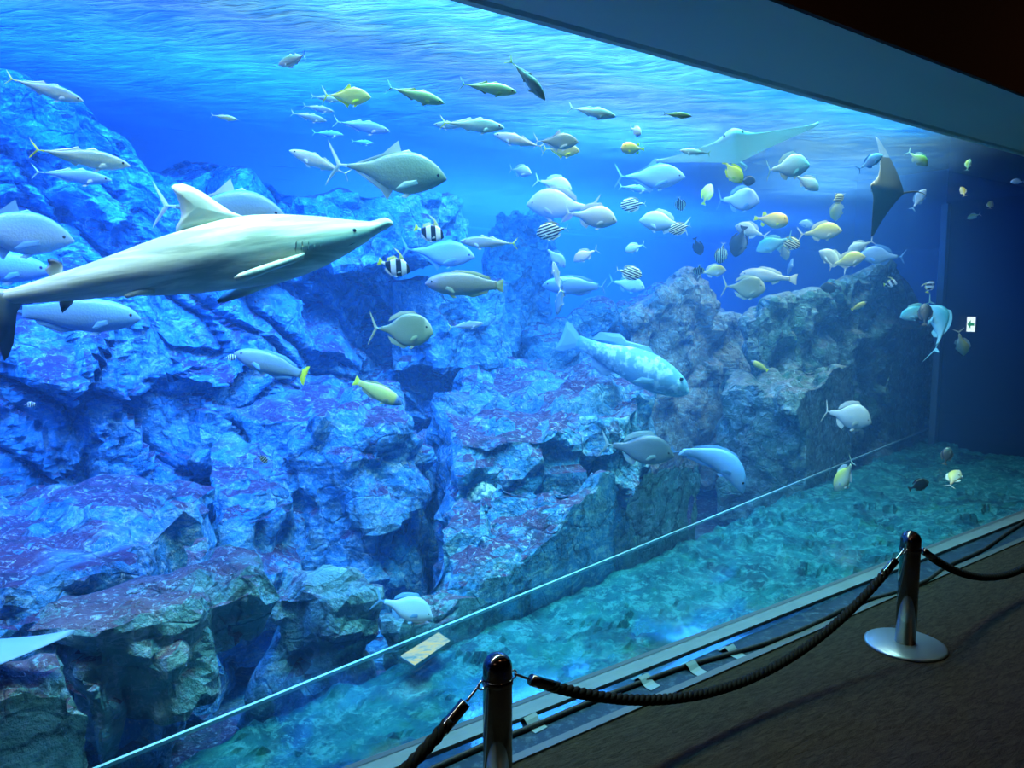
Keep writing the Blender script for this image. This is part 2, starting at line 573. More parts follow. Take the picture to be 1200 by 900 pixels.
rock_wall()
R_, G_, F_ = MAT['rock'], MAT['rock_green'], MAT['rock_far']
top_rock('broad flat slab with purple algae top at the left edge of the tank',
         [(-60, 640, .55), (-60, 575, .62), (60, 556, .64), (250, 543, .66), (262, 560, .60), (168, 645, .50), (60, 690, .46), (-60, 700, .48)], R_, seed=11, amp=.05)
top_rock('long purple-topped rock shelf overhanging the dark cave, lower left',
         [(20, 738, .40), (60, 690, .42), (190, 655, .42), (255, 612, .50), (292, 640, .44), (300, 690, .38), (200, 722, .40), (110, 745, .40)], G_, bottom=.12, seed=12, flare=-.06, amp=.05)
top_rock('pale green rock mass in the bottom left corner of the tank',
         [(-70, 830, .35), (-50, 775, .36), (40, 752, .38), (84, 765, .36), (92, 810, .33), (40, 845, .33)], G_, seed=13, amp=.11, cell=.30)
top_rock('narrow rock pillar under the left end of the purple shelf',
         [(92, 775, .30), (98, 735, .34), (135, 725, .34), (140, 760, .30), (120, 775, .30)], G_, seed=14, flare=.05, amp=.04, voxel=.03)
top_rock('short thick block wedged beneath the purple rock shelf',
         [(142, 765, .26), (150, 735, .30), (235, 722, .30), (246, 745, .26), (200, 770, .26)], G_, bottom=.02, seed=15, flare=.0, amp=.04, voxel=.03)
top_rock('square boulder with thin purple top, right of the dark cave',
         [(303, 685, .25), (312, 662, .26), (370, 653, .28), (432, 655, .27), (442, 676, .24), (385, 692, .23), (320, 696, .23)], G_, seed=16, amp=.06)
top_rock('blocky pedestal boulder with purple cap in the middle of the tank',
         [(386, 520, .60), (400, 503, .62), (490, 497, .62), (508, 513, .60), (492, 538, .58), (425, 546, .57), (390, 535, .58)], R_, seed=17, flare=.12, amp=.035, cuts=3)
top_rock('big rounded boulder left of the pedestal boulder',
         [(232, 545, .66), (262, 500, .75), (330, 490, .78), (366, 505, .72), (362, 545, .58), (320, 580, .52), (265, 578, .56)], R_, seed=18, amp=.06, flare=.0)
top_rock('wide purple-streaked ledge below the slender hanging brown-tailed fish',
         [(225, 460, .95), (260, 440, 1.02), (350, 432, 1.04), (455, 452, .98), (480, 475, .90), (430, 500, .82), (300, 492, .84)], R_, seed=19, amp=.07)
top_rock('large central boulder with reddish crown under the spotted grouper',
         [(515, 470, .86), (560, 430, 1.0), (640, 416, 1.05), (735, 418, 1.02), (752, 440, .95), (742, 485, .80), (640, 510, .74), (540, 520, .72)], R_, seed=20, amp=.09, flare=.14)
top_rock('low sloping boulder with purple patches at the foot of the central boulder',
         [(505, 620, .36), (560, 570, .48), (680, 552, .52), (745, 560, .48), (760, 610, .30), (660, 660, .16), (540, 690, .12)], R_, seed=21, amp=.09, flare=.18)
top_rock('dark reddish low boulder beside the rounded ledge corner, centre right',
         [(750, 575, .42), (800, 545, .50), (850, 545, .48), (885, 565, .36), (862, 592, .22), (790, 625, .14)], G_, seed=22, amp=.07, flare=.15)
top_rock('small slab lying along the glass edge below the pedestal boulder',
         [(462, 725, .10), (480, 690, .14), (600, 668, .14), (650, 660, .10), (600, 690, .06), (520, 725, .06)], G_, seed=23, amp=.05, flare=.1)
face_rock('steep peaked tan boulder standing behind the spotted grouper',
          [(735, 372), (772, 345), (803, 320), (832, 340), (868, 378), (880, 440), (885, 570), (740, 570)], 5.1, 1.2, MAT['rock_tan'], seed=24, amp=.05, cuts=0)
face_rock('flat dark rock face left of the peaked tan boulder',
          [(618, 385), (690, 358), (780, 350), (785, 500), (620, 500)], 5.6, 1.0, R_, seed=29, amp=.07)
top_rock('dark shelf rock with pale rim near the right end of the tank',
         [(848, 452, .78), (862, 432, .88), (930, 424, .95), (1012, 421, .98), (1026, 436, .90), (1015, 452, .80), (930, 462, .74)], F_, seed=25, amp=.06, flare=.03)
face_rock('tall dark green crag with a peaked top at the right',
          [(878, 382), (905, 352), (960, 342), (1000, 326), (1042, 306), (1056, 330), (1072, 380), (1112, 400), (1122, 430), (1108, 475), (1060, 560), (880, 560)], 4.45, 1.3, F_, seed=26, amp=.06, cuts=0)
face_rock('pale green lump of rock in front of the crag\'s right foot',
          [(1058, 392), (1088, 386), (1112, 402), (1122, 432), (1106, 480), (1060, 510), (1045, 450)], 4.1, .5, F_, seed=27, amp=.05, cuts=2)
face_rock('faint rock column rising between the wall and the open water',
          [(572, 300), (588, 240), (622, 225), (640, 260), (650, 400), (650, 480), (570, 480)], 6.0, .8, R_, seed=28, amp=.07)
face_rock('bright blue block overhanging the shadowed niche in the rock wall',
          [(345, 235), (400, 222), (480, 226), (548, 232), (560, 262), (545, 300), (455, 296), (448, 312), (392, 312), (350, 300)], 4.85, .8, R_, seed=30, amp=.06, cuts=1)
face_rock('squared dark block set back inside the shadowed niche',
          [(455, 330), (590, 335), (596, 430), (458, 436)], 5.25, .8, R_, seed=31, amp=.03, cuts=0)

# round lump of coral on the sloping boulder
def coral_ball():
    bm = bmesh.new()
    bmesh.ops.create_icosphere(bm, subdivisions=5, radius=.115)
    for v in bm.verts:
        k = mnoise.fractal(v.co * 26, 1, 2, 3)
        v.co *= 1 + .10 * k
        v.co.z *= .95
    m = M('coral')
    c = m.mix(m.ramp(m.noise(40, 4, .7, m.objco()), [(.42, 0.0), (.6, 1.0)]), (.05, .16, .22), (.42, .60, .58))
    o = bm_obj('coral', bm, m.done(m.bsdf(c, .9)), smooth=True)
    o.location = on_n(561, 582, 3.62)
    return tag(o, 'round knobbly coral ball on the low sloping boulder', 'coral')
coral_ball()

# ---------------------------------------------------------------- teal shelf behind the glass: mirrored rocks painted on a solid bed
def mirrored_bed():
    ns, nn = 420, 90
    vs, n_ = [], []
    V = []
    for i in range(ns):
        s = -3.6 + 14.2 * i / (ns - 1)
        for j in range(nn):
            t = j / (nn - 1)
            n0, n1 = GLASS + .08, inner(s) + .02
            n = n0 + (n1 - n0) * t
            V.append((s, n))
    V = np.array(V)
    P = np.concatenate([V * [1, 1], np.zeros((len(V), 1))], 1)
    rng = np.random.default_rng(5)
    o1, g1 = facet(P[:, :2] + np.stack([fbm(P, 1.5, 3, 2), fbm(P, 1.5, 3, 8)], 1) * .15, rng.uniform([-4, 2], [11, 5], (500, 2)), .008, .08, rng)
    o2, g2 = facet(P[:, :2] + np.stack([fbm(P, 6, 3, 2), fbm(P, 6, 3, 8)], 1) * .05, rng.uniform([-4, 2], [11, 5], (3500, 2)), .007, .10, rng)
    zz = -.10 + o1 + o2 + fbm(P, 3, 4, 4) * .025 + fbm(P, 11, 4, 9) * .018
    zz = np.minimum(zz, -.02)
    S3, N3 = np.array(S[:]), np.array(N[:])
    X = S3[None] * V[:, :1] + N3[None] * V[:, 1:] + np.array([0, 0, 1.])[None] * zz[:, None]
    idx = np.arange(ns * nn).reshape(ns, nn)
    f = np.stack([idx[:-1, :-1], idx[1:, :-1], idx[1:, 1:], idx[:-1, 1:]], -1).reshape(-1, 4)
    me = bpy.data.meshes.new('shelf')
    me.from_pydata(X.tolist(), [], f.tolist())
    m = M('mirrored_bed')
    p = m.pos()
    a = m.noise(3.0, 8, .75, p, .2)
    b = m.noise(11, 10, .82, p, .15)
    c = m.mix(m.ramp(a, [(.36, 0.0), (.60, 1.0)]), (.02, .14, .20), (.06, .46, .46))  # tones of the reflected rockwork put into the bed's colour
    c = m.mix(m.math('MULTIPLY', m.ramp(b, [(.50, 0.0), (.57, 1.0)]), .85), c, (.22, .78, .76))
    c = m.mix(m.math('MULTIPLY', m.ramp(m.noise(1.6, 5, .7, p, .5), [(.52, 0.0), (.60, 1.0)]), .7), c, (.015, .09, .14))
    c = m.mix(m.math('MULTIPLY', m.ramp(m.noise(4.3, 4, .7, p), [(.57, 0.0), (.66, 1.0)]), .5), c, (.06, .36, .14))
    mat = m.done(m.bsdf(c, .85, normal=m.bump(b, 1.0, .06), spec=.2))
    o = mesh_obj('floor_mirror_image', me, mat)
    struct(o, 'teal shelf coloured like mirrored rocks along the foot of the window')


mirrored_bed()
sh = M('shelf_acrylic')
tr = sh.n('ShaderNodeBsdfTransparent', ins={'Color': (.86, .97, .99)})
gl = sh.n('ShaderNodeBsdfGlossy', ins={'Color': (.75, .95, 1), 'Roughness': .06})
mx = sh.n('ShaderNodeMixShader', ins={0: .10})
sh.nt.links.new(tr.outputs[0], mx.inputs[1]); sh.nt.links.new(gl.outputs[0], mx.inputs[2])
a_, b_ = -3.6, 10.6
bm = prism([W(a_, GLASS + .08, .0), W(b_, GLASS + .08, .0), W(b_, inner(b_), .0), W(a_, inner(a_), .0)],
           [W(a_, GLASS + .08, .012), W(b_, GLASS + .08, .012), W(b_, inner(b_), .012), W(a_, inner(a_), .012)])
struct(bm_obj('window_2', bm, sh.done(mx.outputs[0])), 'clear acrylic sheet over the teal shelf')
# far edge of the sheet, its bright highlight painted as a pale strip
edg = simple('edge_highlight', (.30, .58, .72), .3)
bm = prism([W(a_, inner(a_), .0), W(b_, inner(b_), .0), W(b_, inner(b_) + .014, .0), W(a_, inner(a_) + .014, .0)],
           [W(a_, inner(a_), .0135), W(b_, inner(b_), .0135), W(b_, inner(b_) + .014, .0135), W(a_, inner(a_) + .014, .0135)])
struct(bm_obj('trim_highlight_strip', bm, edg))
# step below the shelf's far edge
bm = prism([W(a_, inner(a_) - .1, FLOOR_Z), W(b_, inner(b_) - .1, FLOOR_Z), W(b_, inner(b_), FLOOR_Z), W(a_, inner(a_), FLOOR_Z)],
           [W(a_, inner(a_) - .1, -.16), W(b_, inner(b_) - .1, -.16), W(b_, inner(b_), -.16), W(a_, inner(a_), -.16)])
struct(bm_obj('trim_7', bm, simple('shelf_step', (.05, .12, .16), .8)))


# added glowing patch imitating a lamp's reflection at the shelf's far edge
def shelf_reflection():
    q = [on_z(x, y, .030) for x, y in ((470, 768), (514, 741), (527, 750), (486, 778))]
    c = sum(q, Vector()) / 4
    t = thing('reflection_patch', 'bright yellow-white light patch at the shelf edge, left of the nearest post', 'reflection', (c.x, c.y, .013))
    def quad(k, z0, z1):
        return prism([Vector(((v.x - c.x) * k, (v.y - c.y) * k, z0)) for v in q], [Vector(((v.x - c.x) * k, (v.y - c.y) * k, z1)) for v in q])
    bm_obj('housing', quad(1.03, .0, .012), simple('patch_frame', (.05, .20, .28), .4), t)  # added frame under the glowing patch, not a lamp body
    m = M('patch_glow')
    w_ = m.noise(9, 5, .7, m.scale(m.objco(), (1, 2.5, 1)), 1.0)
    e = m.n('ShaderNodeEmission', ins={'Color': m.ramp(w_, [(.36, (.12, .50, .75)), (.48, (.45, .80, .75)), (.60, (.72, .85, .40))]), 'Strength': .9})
    bm_obj('lens', quad(1.0, .012, .017), m.done(e.outputs[0]), t)  # glowing panel that imitates the reflection


shelf_reflection()
# ================================================================ fish
def spline(pts, t):
    """monotone-ish smooth interpolation of (x, y) control points"""
    x = np.array([p[0] for p in pts], float); y = np.array([p[1] for p in pts], float)
    m = np.gradient(y, x)
    i = np.clip(np.searchsorted(x, t, side='right') - 1, 0, len(x) - 2)
    h = x[i + 1] - x[i]; u = (t - x[i]) / h
    return ((2 * u**3 - 3 * u**2 + 1) * y[i] + (u**3 - 2 * u**2 + u) * h * m[i]
            + (-2 * u**3 + 3 * u**2) * y[i + 1] + (u**3 - u**2) * h * m[i + 1])


def bend_xy(x, b):
    d = max(0.0, .12 - x)
    return b * d * d


def fish_body_mesh(name, top, bot, wid, bend=0.0, arch=0.0, ns=26, k=18):
    """nose at x = .5, tail root at x = -.5; top / bot / wid are outlines over 0 (nose) .. 1 (tail root)"""
    t = np.concatenate([[0, .012, .03], np.linspace(.06, 1, ns - 3)])
    T, B, Wd = spline(top, t), spline(bot, t), spline(wid, t)
    bm = bmesh.new()
    rings = []
    for i in range(ns):
        x = .5 - t[i]
        zc, hz, hy = (T[i] + B[i]) / 2, max(.004, (T[i] - B[i]) / 2), max(.003, Wd[i])
        r = []
        for j in range(k):
            a = 2 * math.pi * j / k
            ca, sa = math.cos(a), math.sin(a)
            y = hy * math.copysign(abs(ca) ** .9, ca)
            z = zc + hz * math.copysign(abs(sa) ** 1.05, sa)
            r.append(bm.verts.new((x, y + bend_xy(x, bend), z - arch * (x - .1) ** 2)))
        rings.append(r)
    for a, b in zip(rings, rings[1:]):
        for j in range(k):
            bm.faces.new((a[j], a[(j + 1) % k], b[(j + 1) % k], b[j]))
    bm.faces.new(rings[0][::-1]); bm.faces.new(rings[-1])
    bmesh.ops.recalc_face_normals(bm, faces=bm.faces)
    me = bpy.data.meshes.new(name); bm.to_mesh(me); bm.free()
    for p in me.polygons:
        p.use_smooth = True
    return me


def fin_mesh(name, pts, thick=.012, bend=0.0, arch=0.0, frame=None):
    """a fin outline in (x, z), thicker along its middle; frame places it elsewhere"""
    bm = bmesh.new()
    n = len(pts)
    cx, cz = sum(p[0] for p in pts) / n, sum(p[1] for p in pts) / n
    # refine the outline
    out = []
    for i in range(n):
        a, b = pts[i], pts[(i + 1) % n]
        out += [a, ((a[0] + b[0]) / 2, (a[1] + b[1]) / 2)]
    def put(x, y, z):
        if frame is not None:
            return bm.verts.new(frame @ Vector((x, y, z)))
        return bm.verts.new((x, y + bend_xy(x, bend), z - arch * (x - .1) ** 2))
    e = [put(x, 0, z) for x, z in out]
    for sgn in (1, -1):
        mid = [put(cx + (x - cx) * .55, sgn * thick * .5, cz + (z - cz) * .55) for x, z in out]
        c = put(cx, sgn * thick * .6, cz)
        for i in range(len(out)):
            j = (i + 1) % len(out)
            q = (e[i], e[j], mid[j], mid[i]) if sgn > 0 else (e[j], e[i], mid[i], mid[j])
            bm.faces.new(q)
            q = (mid[i], mid[j], c) if sgn > 0 else (mid[j], mid[i], c)
            bm.faces.new(q)
    bmesh.ops.recalc_face_normals(bm, faces=bm.faces)
    me = bpy.data.meshes.new(name); bm.to_mesh(me); bm.free()
    return me


def body_mat(name, back, belly, lo=-.06, hi=.08, bars=None, patches=None, rough=.35, spec=.5, face=None):
    """bars: ('h' or 'v', frequency, dark colour, sharpness, slant); patches: light blotches colour"""
    m = M(name)
    p = m.objco()
    s = m.n('ShaderNodeSeparateXYZ', ins={0: p})
    x, z = s.outputs[0], s.outputs[2]
    nz = m.noise(9, 4, .6, p)
    zz = m.math('ADD', z, m.math('MULTIPLY', m.math('SUBTRACT', nz, .5), .05))
    mr = m.n('ShaderNodeMapRange', ins={0: zz, 1: lo, 2: hi, 3: 0.0, 4: 1.0})
    c = m.mix(mr.outputs[0], belly, back)
    if patches:
        c = m.mix(m.ramp(m.noise(11, 4, .65, p), [(.48, 0.0), (.58, 1.0)]), c, patches)
    if bars:
        kind, fr, col, sharp, slant = bars
        q = m.math('ADD', m.math('MULTIPLY', z if kind == 'h' else x, fr), m.math('MULTIPLY', x if kind == 'h' else z, slant))
        w = m.math('SINE', m.math('MULTIPLY', q, 6.2832))
        c = m.mix(m.ramp(m.math('ADD', m.math('MULTIPLY', w, .5), .5), [(.5 - sharp, 0.0), (.5 + sharp, 1.0)]), c, col)
    if face:
        f = m.n('ShaderNodeMapRange', ins={0: x, 1: .30, 2: .36, 3: 0.0, 4: 1.0})
        c = m.mix(f.outputs[0], c, face)
    sc = m.n('ShaderNodeTexVoronoi', ins={'Scale': 46.0, 'Vector': p}).outputs['Distance']
    return m.done(m.bsdf(c, rough, normal=m.bump(sc, .08, .01), spec=spec))


EYE_M = simple('eye_black', (.006, .006, .008), .12, spec=.8)
SPECIES = {}


ZS = {'bream': 1.32, 'stripey': 1.32, 'sergeant_fish': 1.3, 'bannerfish': 1.35, 'surgeonfish': 1.42, 'porcupinefish': 1.30, 'trevally': 1.14, 'chub': 1.75, 'butterflyfish': 1.25, 'angelfish': 1.25, 'grunt': 1.15, 'wrasse': 1.12, 'parrotfish': 1.12}


def species(key, name, top, bot, wid, mat, fin_mat, tail, dorsal, anal, pect=.10, eye=(.40, .02, .018), tail_mat=None, dorsal_mat=None, pelvic=True, variants=((0, 0), (.35, 0), (-.35, 0)), extra=()):
    t = .5 - eye[0]
    ey = float(spline(wid, np.array([t]))[0]) * .88
    vs = []
    for bend, arch in variants:
        parts = [('body', fish_body_mesh(name + '_body', top, bot, wid, bend, arch), mat)]
        parts.append(('tail_fin', fin_mesh('tail_fin', tail, .014, bend, arch), tail_mat or fin_mat))
        for d in dorsal:
            parts.append(('dorsal_fin', fin_mesh('dorsal_fin', d, .014, bend, arch), dorsal_mat or fin_mat))
        for d in anal:
            parts.append(('anal_fin', fin_mesh('anal_fin', d, .012, bend, arch), fin_mat))
        for sg in (1, -1):
            w22 = float(spline(wid, np.array([.30]))[0]) * .93
            zc = float((spline(top, np.array([.3])) * .3 + spline(bot, np.array([.3])) * .7)[0])
            fr = Matrix.Translation((.20, sg * w22, zc)) @ Matrix.Rotation(sg * math.radians(-24), 4, 'Z') @ Matrix.Rotation(math.radians(-14), 4, 'Y')
            parts.append(('pectoral_fin', fin_mesh('pectoral_fin', [(0.01, .02), (-pect * .6, .025), (-pect, -.02), (-pect * .75, -.035), (0.01, -.02)], .008, frame=fr), fin_mat))
            if pelvic:
                zb = float(spline(bot, np.array([.36]))[0])
                fr = Matrix.Translation((.15, sg * w22 * .3, zb + .012)) @ Matrix.Rotation(sg * math.radians(25), 4, 'X')
                parts.append(('pelvic_fin', fin_mesh('pelvic_fin', [(0.02, 0), (-.05, 0), (-.10, -.045), (-.04, -.05)], .008, frame=fr), fin_mat))
            bm = bmesh.new()
            bmesh.ops.create_icosphere(bm, subdivisions=2, radius=eye[2])
            for v in bm.verts:
                v.co = Vector((v.co.x + eye[0], v.co.y * .5 + sg * ey, v.co.z + eye[1] - arch * (eye[0] - .1) ** 2))
            me = bpy.data.meshes.new('eye'); bm.to_mesh(me); bm.free()
            parts.append(('eye', me, EYE_M))
        parts += list(extra)
        zs = ZS.get(name, 1.0)
        for pn, me, mt in parts:
            if zs != 1.0:
                f = zs if pn != 'tail_fin' else 1 + (zs - 1) * .8
                ez = eye[1] * zs if pn == 'eye' else None
                for q in me.vertices:
                    q.co.z = (q.co.z - eye[1]) + ez if ez is not None else q.co.z * f
            if len(me.materials) == 0:
                me.materials.append(mt)
        vs.append(parts)
    SPECIES[key] = (name, vs)


FORK = lambda a, b, c: [(-.48, .016), (-.56, .05 * a), (-.5 - b, a), (-.5 - b * .93, a * .75), (-.5 - b * c, 0.0), (-.5 - b * .93, -a * .75), (-.5 - b, -a), (-.56, -.05 * a), (-.48, -.016)]
FAN = lambda a, b: [(-.47, .03), (-.5 - b * .6, a * .9), (-.5 - b, a), (-.5 - b * .93, 0), (-.5 - b, -a), (-.5 - b * .6, -a * .9), (-.47, -.03)]

# slender jack
jt = [(0, .0), (.06, .045), (.18, .09), (.38, .125), (.6, .10), (.82, .04), (1, .014)]
jb = [(0, -.008), (.06, -.04), (.18, -.085), (.40, -.12), (.6, -.095), (.82, -.038), (1, -.014)]
jw = [(0, .004), (.06, .03), (.2, .058), (.42, .07), (.65, .05), (.85, .02), (1, .010)]
jd = [[(.12, .115), (.06, .15), (-.05, .11)], [(-.08, .09), (-.13, .135), (-.22, .09), (-.42, .032), (-.42, .015), (-.1, .07)]]
ja = [[(-.10, -.08), (-.14, -.125), (-.22, -.085), (-.42, -.032), (-.42, -.015), (-.12, -.06)]]
YEL = simple('yellow_fin', (.80, .88, .02), .45)
SIL = simple('silver_fin', (.62, .72, .70), .4)
BLU = simple('blue_fin', (.16, .38, .72), .45)
DRK = simple('dark_fin', (.03, .04, .05), .5)
OLV = simple('olive_fin', (.34, .34, .10), .5)
WHT = simple('white_fin', (.66, .70, .60), .45)
TEA = simple('turquoise_fin', (.30, .72, .74), .45)
jack_m = body_mat('jack_skin', (.14, .24, .24), (.62, .70, .64), -.05, .08, rough=.28)
species('jack', 'jack', jt, jb, jw, jack_m, SIL, FORK(.13, .17, .30), jd, ja, tail_mat=YEL)
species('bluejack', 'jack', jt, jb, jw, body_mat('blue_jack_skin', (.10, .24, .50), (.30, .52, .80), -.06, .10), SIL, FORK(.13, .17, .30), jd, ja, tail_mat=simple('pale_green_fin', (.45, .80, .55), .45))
species('olivejack', 'jack', jt, jb, jw, body_mat('olive_jack_skin', (.28, .34, .12), (.52, .60, .30), -.08, .08), OLV, FORK(.14, .17, .30), jd, ja, tail_mat=simple('lime_fin', (.55, .72, .20), .45))
species('whitejack', 'jack', jt, jb, jw, body_mat('pale_jack_skin', (.34, .42, .36), (.80, .84, .74), -.06, .08), WHT, FORK(.13, .17, .30), jd, ja, tail_mat=simple('cream_yellow_fin', (.74, .80, .20), .45))
# deep bodied trevally
tt = [(0, .0), (.05, .055), (.15, .125), (.36, .19), (.55, .165), (.8, .06), (1, .015)]
tb = [(0, -.012), (.06, -.055), (.18, -.12), (.40, -.18), (.58, -.15), (.8, -.055), (1, -.015)]
tw = [(0, .004), (.06, .032), (.2, .065), (.42, .078), (.65, .055), (.85, .022), (1, .011)]
td = [[(.02, .175), (-.02, .27), (-.07, .225), (-.14, .15), (-.42, .035), (-.42, .018), (-.05, .15)], [(.15, .17), (.09, .205), (.02, .18)]]
ta = [[(-.03, -.16), (-.08, -.25), (-.12, -.19), (-.42, -.035), (-.42, -.018), (-.05, -.14)]]
species('trevally', 'trevally', tt, tb, tw, body_mat('trevally_skin', (.15, .23, .19), (.38, .44, .32), -.14, .14, rough=.28), SIL, FORK(.20, .20, .30), td, ta, pect=.24)
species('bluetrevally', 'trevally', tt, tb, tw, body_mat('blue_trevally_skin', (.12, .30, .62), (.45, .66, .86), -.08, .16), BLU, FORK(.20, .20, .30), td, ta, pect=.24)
species('yellowtrevally', 'trevally', tt, tb, tw, body_mat('yellow_trevally_skin', (.34, .36, .10), (.80, .78, .22), -.08, .14), YEL, FORK(.20, .20, .30), td, ta, pect=.2)
# bream / chub
bt = [(0, .0), (.05, .055), (.14, .135), (.34, .205), (.56, .18), (.8, .07), (1, .032)]
bb = [(0, -.02), (.06, -.06), (.2, -.125), (.40, -.165), (.6, -.14), (.82, -.055), (1, -.032)]
bwd = [(0, .006), (.06, .04), (.2, .075), (.40, .085), (.65, .058), (.85, .026), (1, .014)]
bd = [[(.18, .19), (.08, .255), (-.10, .235), (-.22, .20), (-.32, .13), (-.34, .07), (-.05, .17)]]
ba = [[(-.08, -.13), (-.14, -.20), (-.26, -.155), (-.33, -.06), (-.12, -.11)]]
btail = FORK(.19, .22, .45)
species('bream', 'bream', bt, bb, bwd, body_mat('white_bream_skin', (.62, .66, .54), (.46, .50, .46), -.10, .10), WHT, btail, bd, ba, pect=.17)
species('bluebream', 'bream', bt, bb, bwd, body_mat('blue_bream_skin', (.30, .48, .80), (.55, .74, .92), -.06, .18), BLU, btail, bd, ba, pect=.17)
species('chub', 'chub', bt, bb, bwd, body_mat('chub_skin', (.66, .72, .66), (.42, .48, .48), -.16, .06), WHT, FORK(.20, .17, .35), bd, ba, pect=.17)
species('bluechub', 'chub', bt, bb, bwd, body_mat('blue_chub_skin', (.40, .56, .80), (.42, .58, .80), -.06, .18), BLU, FORK(.20, .17, .35), bd, ba, pect=.17)
species('lilacbream', 'bream', bt, bb, bwd, body_mat('lilac_bream_skin', (.52, .46, .82), (.74, .76, .95), -.06, .18), simple('lilac_fin', (.5, .52, .85), .45), btail, bd, ba, pect=.17)
species('pinkbream', 'bream', bt, bb, bwd, body_mat('pink_bream_skin', (.78, .50, .60), (.85, .80, .82), -.08, .18), WHT, btail, bd, ba, pect=.15)
species('greybream', 'bream', bt, bb, bwd, body_mat('grey_bream_skin', (.06, .10, .12), (.17, .23, .24), -.10, .14), simple('grey_fin', (.25, .36, .38), .5), btail, bd, ba, pect=.17)
species('yellowbream', 'bream', bt, bb, bwd, body_mat('pale_yellow_bream_skin', (.76, .66, .14), (.66, .66, .46), -.06, .12), WHT, btail, bd, ba, pect=.15)
species('tealbream', 'bream', bt, bb, bwd, body_mat('turquoise_fish_skin', (.12, .62, .68), (.42, .82, .84), -.06, .18), TEA, btail, bd, ba, pect=.17, variants=((0, 0), (.4, .55), (-.35, -.3)))
species('graunt', 'grunt', [(0, .0), (.06, .06), (.2, .125), (.38, .14), (.6, .115), (.82, .05), (1, .035)], [(0, -.02), (.06, -.05), (.2, -.09), (.4, -.11), (.62, -.09), (.82, -.045), (1, -.035)], bwd,
        body_mat('grunt_skin', (.42, .40, .30), (.70, .72, .60), -.06, .12), simple('cream_fin', (.80, .76, .50), .5), FAN(.10, .14), bd and [[(.2, .12), (.08, .18), (-.15, .155), (-.32, .09), (-.33, .045), (-.05, .11)]], [[(-.12, -.09), (-.18, -.135), (-.3, -.08), (-.3, -.04)]], pect=.17)
# surgeonfish
st_ = [(0, .0), (.04, .07), (.14, .16), (.38, .23), (.62, .195), (.85, .06), (1, .024)]
sb_ = [(0, -.02), (.05, -.075), (.16, -.155), (.40, -.215), (.64, -.18), (.85, -.058), (1, -.024)]
sw_ = [(0, .006), (.06, .035), (.2, .062), (.42, .07), (.65, .05), (.85, .024), (1, .012)]
sd_ = [[(.24, .20), (.10, .262), (-.15, .245), (-.32, .17), (-.36, .10), (-.1, .19)]]
sa_ = [[(.10, -.20), (-.05, -.25), (-.28, -.185), (-.36, -.09), (-.05, -.18)]]
species('surgeon', 'surgeonfish', st_, sb_, sw_, body_mat('surgeonfish_skin', (.22, .25, .12), (.40, .42, .24), -.16, .2, face=(.46, .46, .28)), simple('khaki_fin', (.46, .50, .30), .5), FORK(.25, .22, .25), sd_, sa_, eye=(.36, .06, .02), pect=.16)
species('darkfish', 'angelfish', st_, sb_, sw_, body_mat('dark_fish_skin', (.012, .025, .035), (.03, .05, .06), -.16, .2, face=(.05, .09, .10)), DRK, FAN(.12, .13), sd_, sa_, eye=(.36, .06, .02), pect=.14)
species('blacktrigger', 'angelfish', st_, sb_, sw_, body_mat('grey_black_skin', (.03, .045, .05), (.16, .20, .20), -.2, -.05), DRK, FAN(.12, .13), sd_, sa_, eye=(.36, .06, .02), pect=.14)
species('yellowfly', 'butterflyfish', st_, sb_, sw_, body_mat('yellow_skin', (.82, .70, .06), (.92, .88, .30), -.2, .1), YEL, FAN(.11, .12), sd_, sa_, eye=(.37, .04, .02), pect=.14)
species('puffer', 'porcupinefish', [(0, .03), (.05, .11), (.2, .19), (.42, .21), (.65, .15), (.85, .06), (1, .035)], [(0, -.05), (.06, -.11), (.22, -.18), (.45, -.21), (.68, -.14), (.85, -.055), (1, -.035)],
        [(0, .03), (.06, .09), (.2, .15), (.45, .16), (.7, .09), (.88, .035), (1, .016)], body_mat('amber_skin', (.74, .48, .05), (.90, .76, .34), -.14, .14), YEL, FAN(.07, .13), [[(-.22, .13), (-.30, .21), (-.38, .17), (-.38, .06)]], [[(-.22, -.13), (-.30, -.20), (-.38, -.16), (-.38, -.06)]], eye=(.36, .08, .026), pelvic=False)
# striped and banner fishes
species('stripey', 'stripey', st_, sb_, sw_, body_mat('striped_skin', (.86, .88, .42), (.90, .94, .70), -.2, .2, bars=('h', 10.0, (.012, .012, .016), .05, 1.5)), simple('pale_yellow_fin', (.80, .82, .40), .5), FORK(.12, .14, .55), sd_, sa_, eye=(.38, .03, .02), pect=.13, dorsal_mat=simple('dark_yellow_fin', (.30, .30, .10), .5))
species('sergeant', 'sergeant_fish', st_, sb_, sw_, body_mat('barred_skin', (.70, .85, .90), (.85, .95, .95), -.2, .2, bars=('v', 5.0, (.02, .04, .08), .06, 0.0)), SIL, FORK(.12, .14, .55), sd_, sa_, pect=.13)
bf = [[(.22, .20), (.16, .27), (.06, .34), (-.10, .42), (-.28, .45), (-.08, .37), (.02, .29), (.0, .22)]]
species('banner', 'bannerfish', st_, sb_, sw_, body_mat('banner_skin', (.92, .93, .88), (.92, .93, .88), -.2, .2, bars=('v', 2.6, (.006, .006, .008), .04, 1.0)), WHT, FAN(.11, .13), bf + [[(-.02, .22), (-.18, .26), (-.36, .16), (-.36, .06), (-.1, .17)]], sa_, eye=(.38, .03, .022), pect=.13, tail_mat=YEL, dorsal_mat=simple('banner_yellow_fin', (.86, .84, .22), .45))
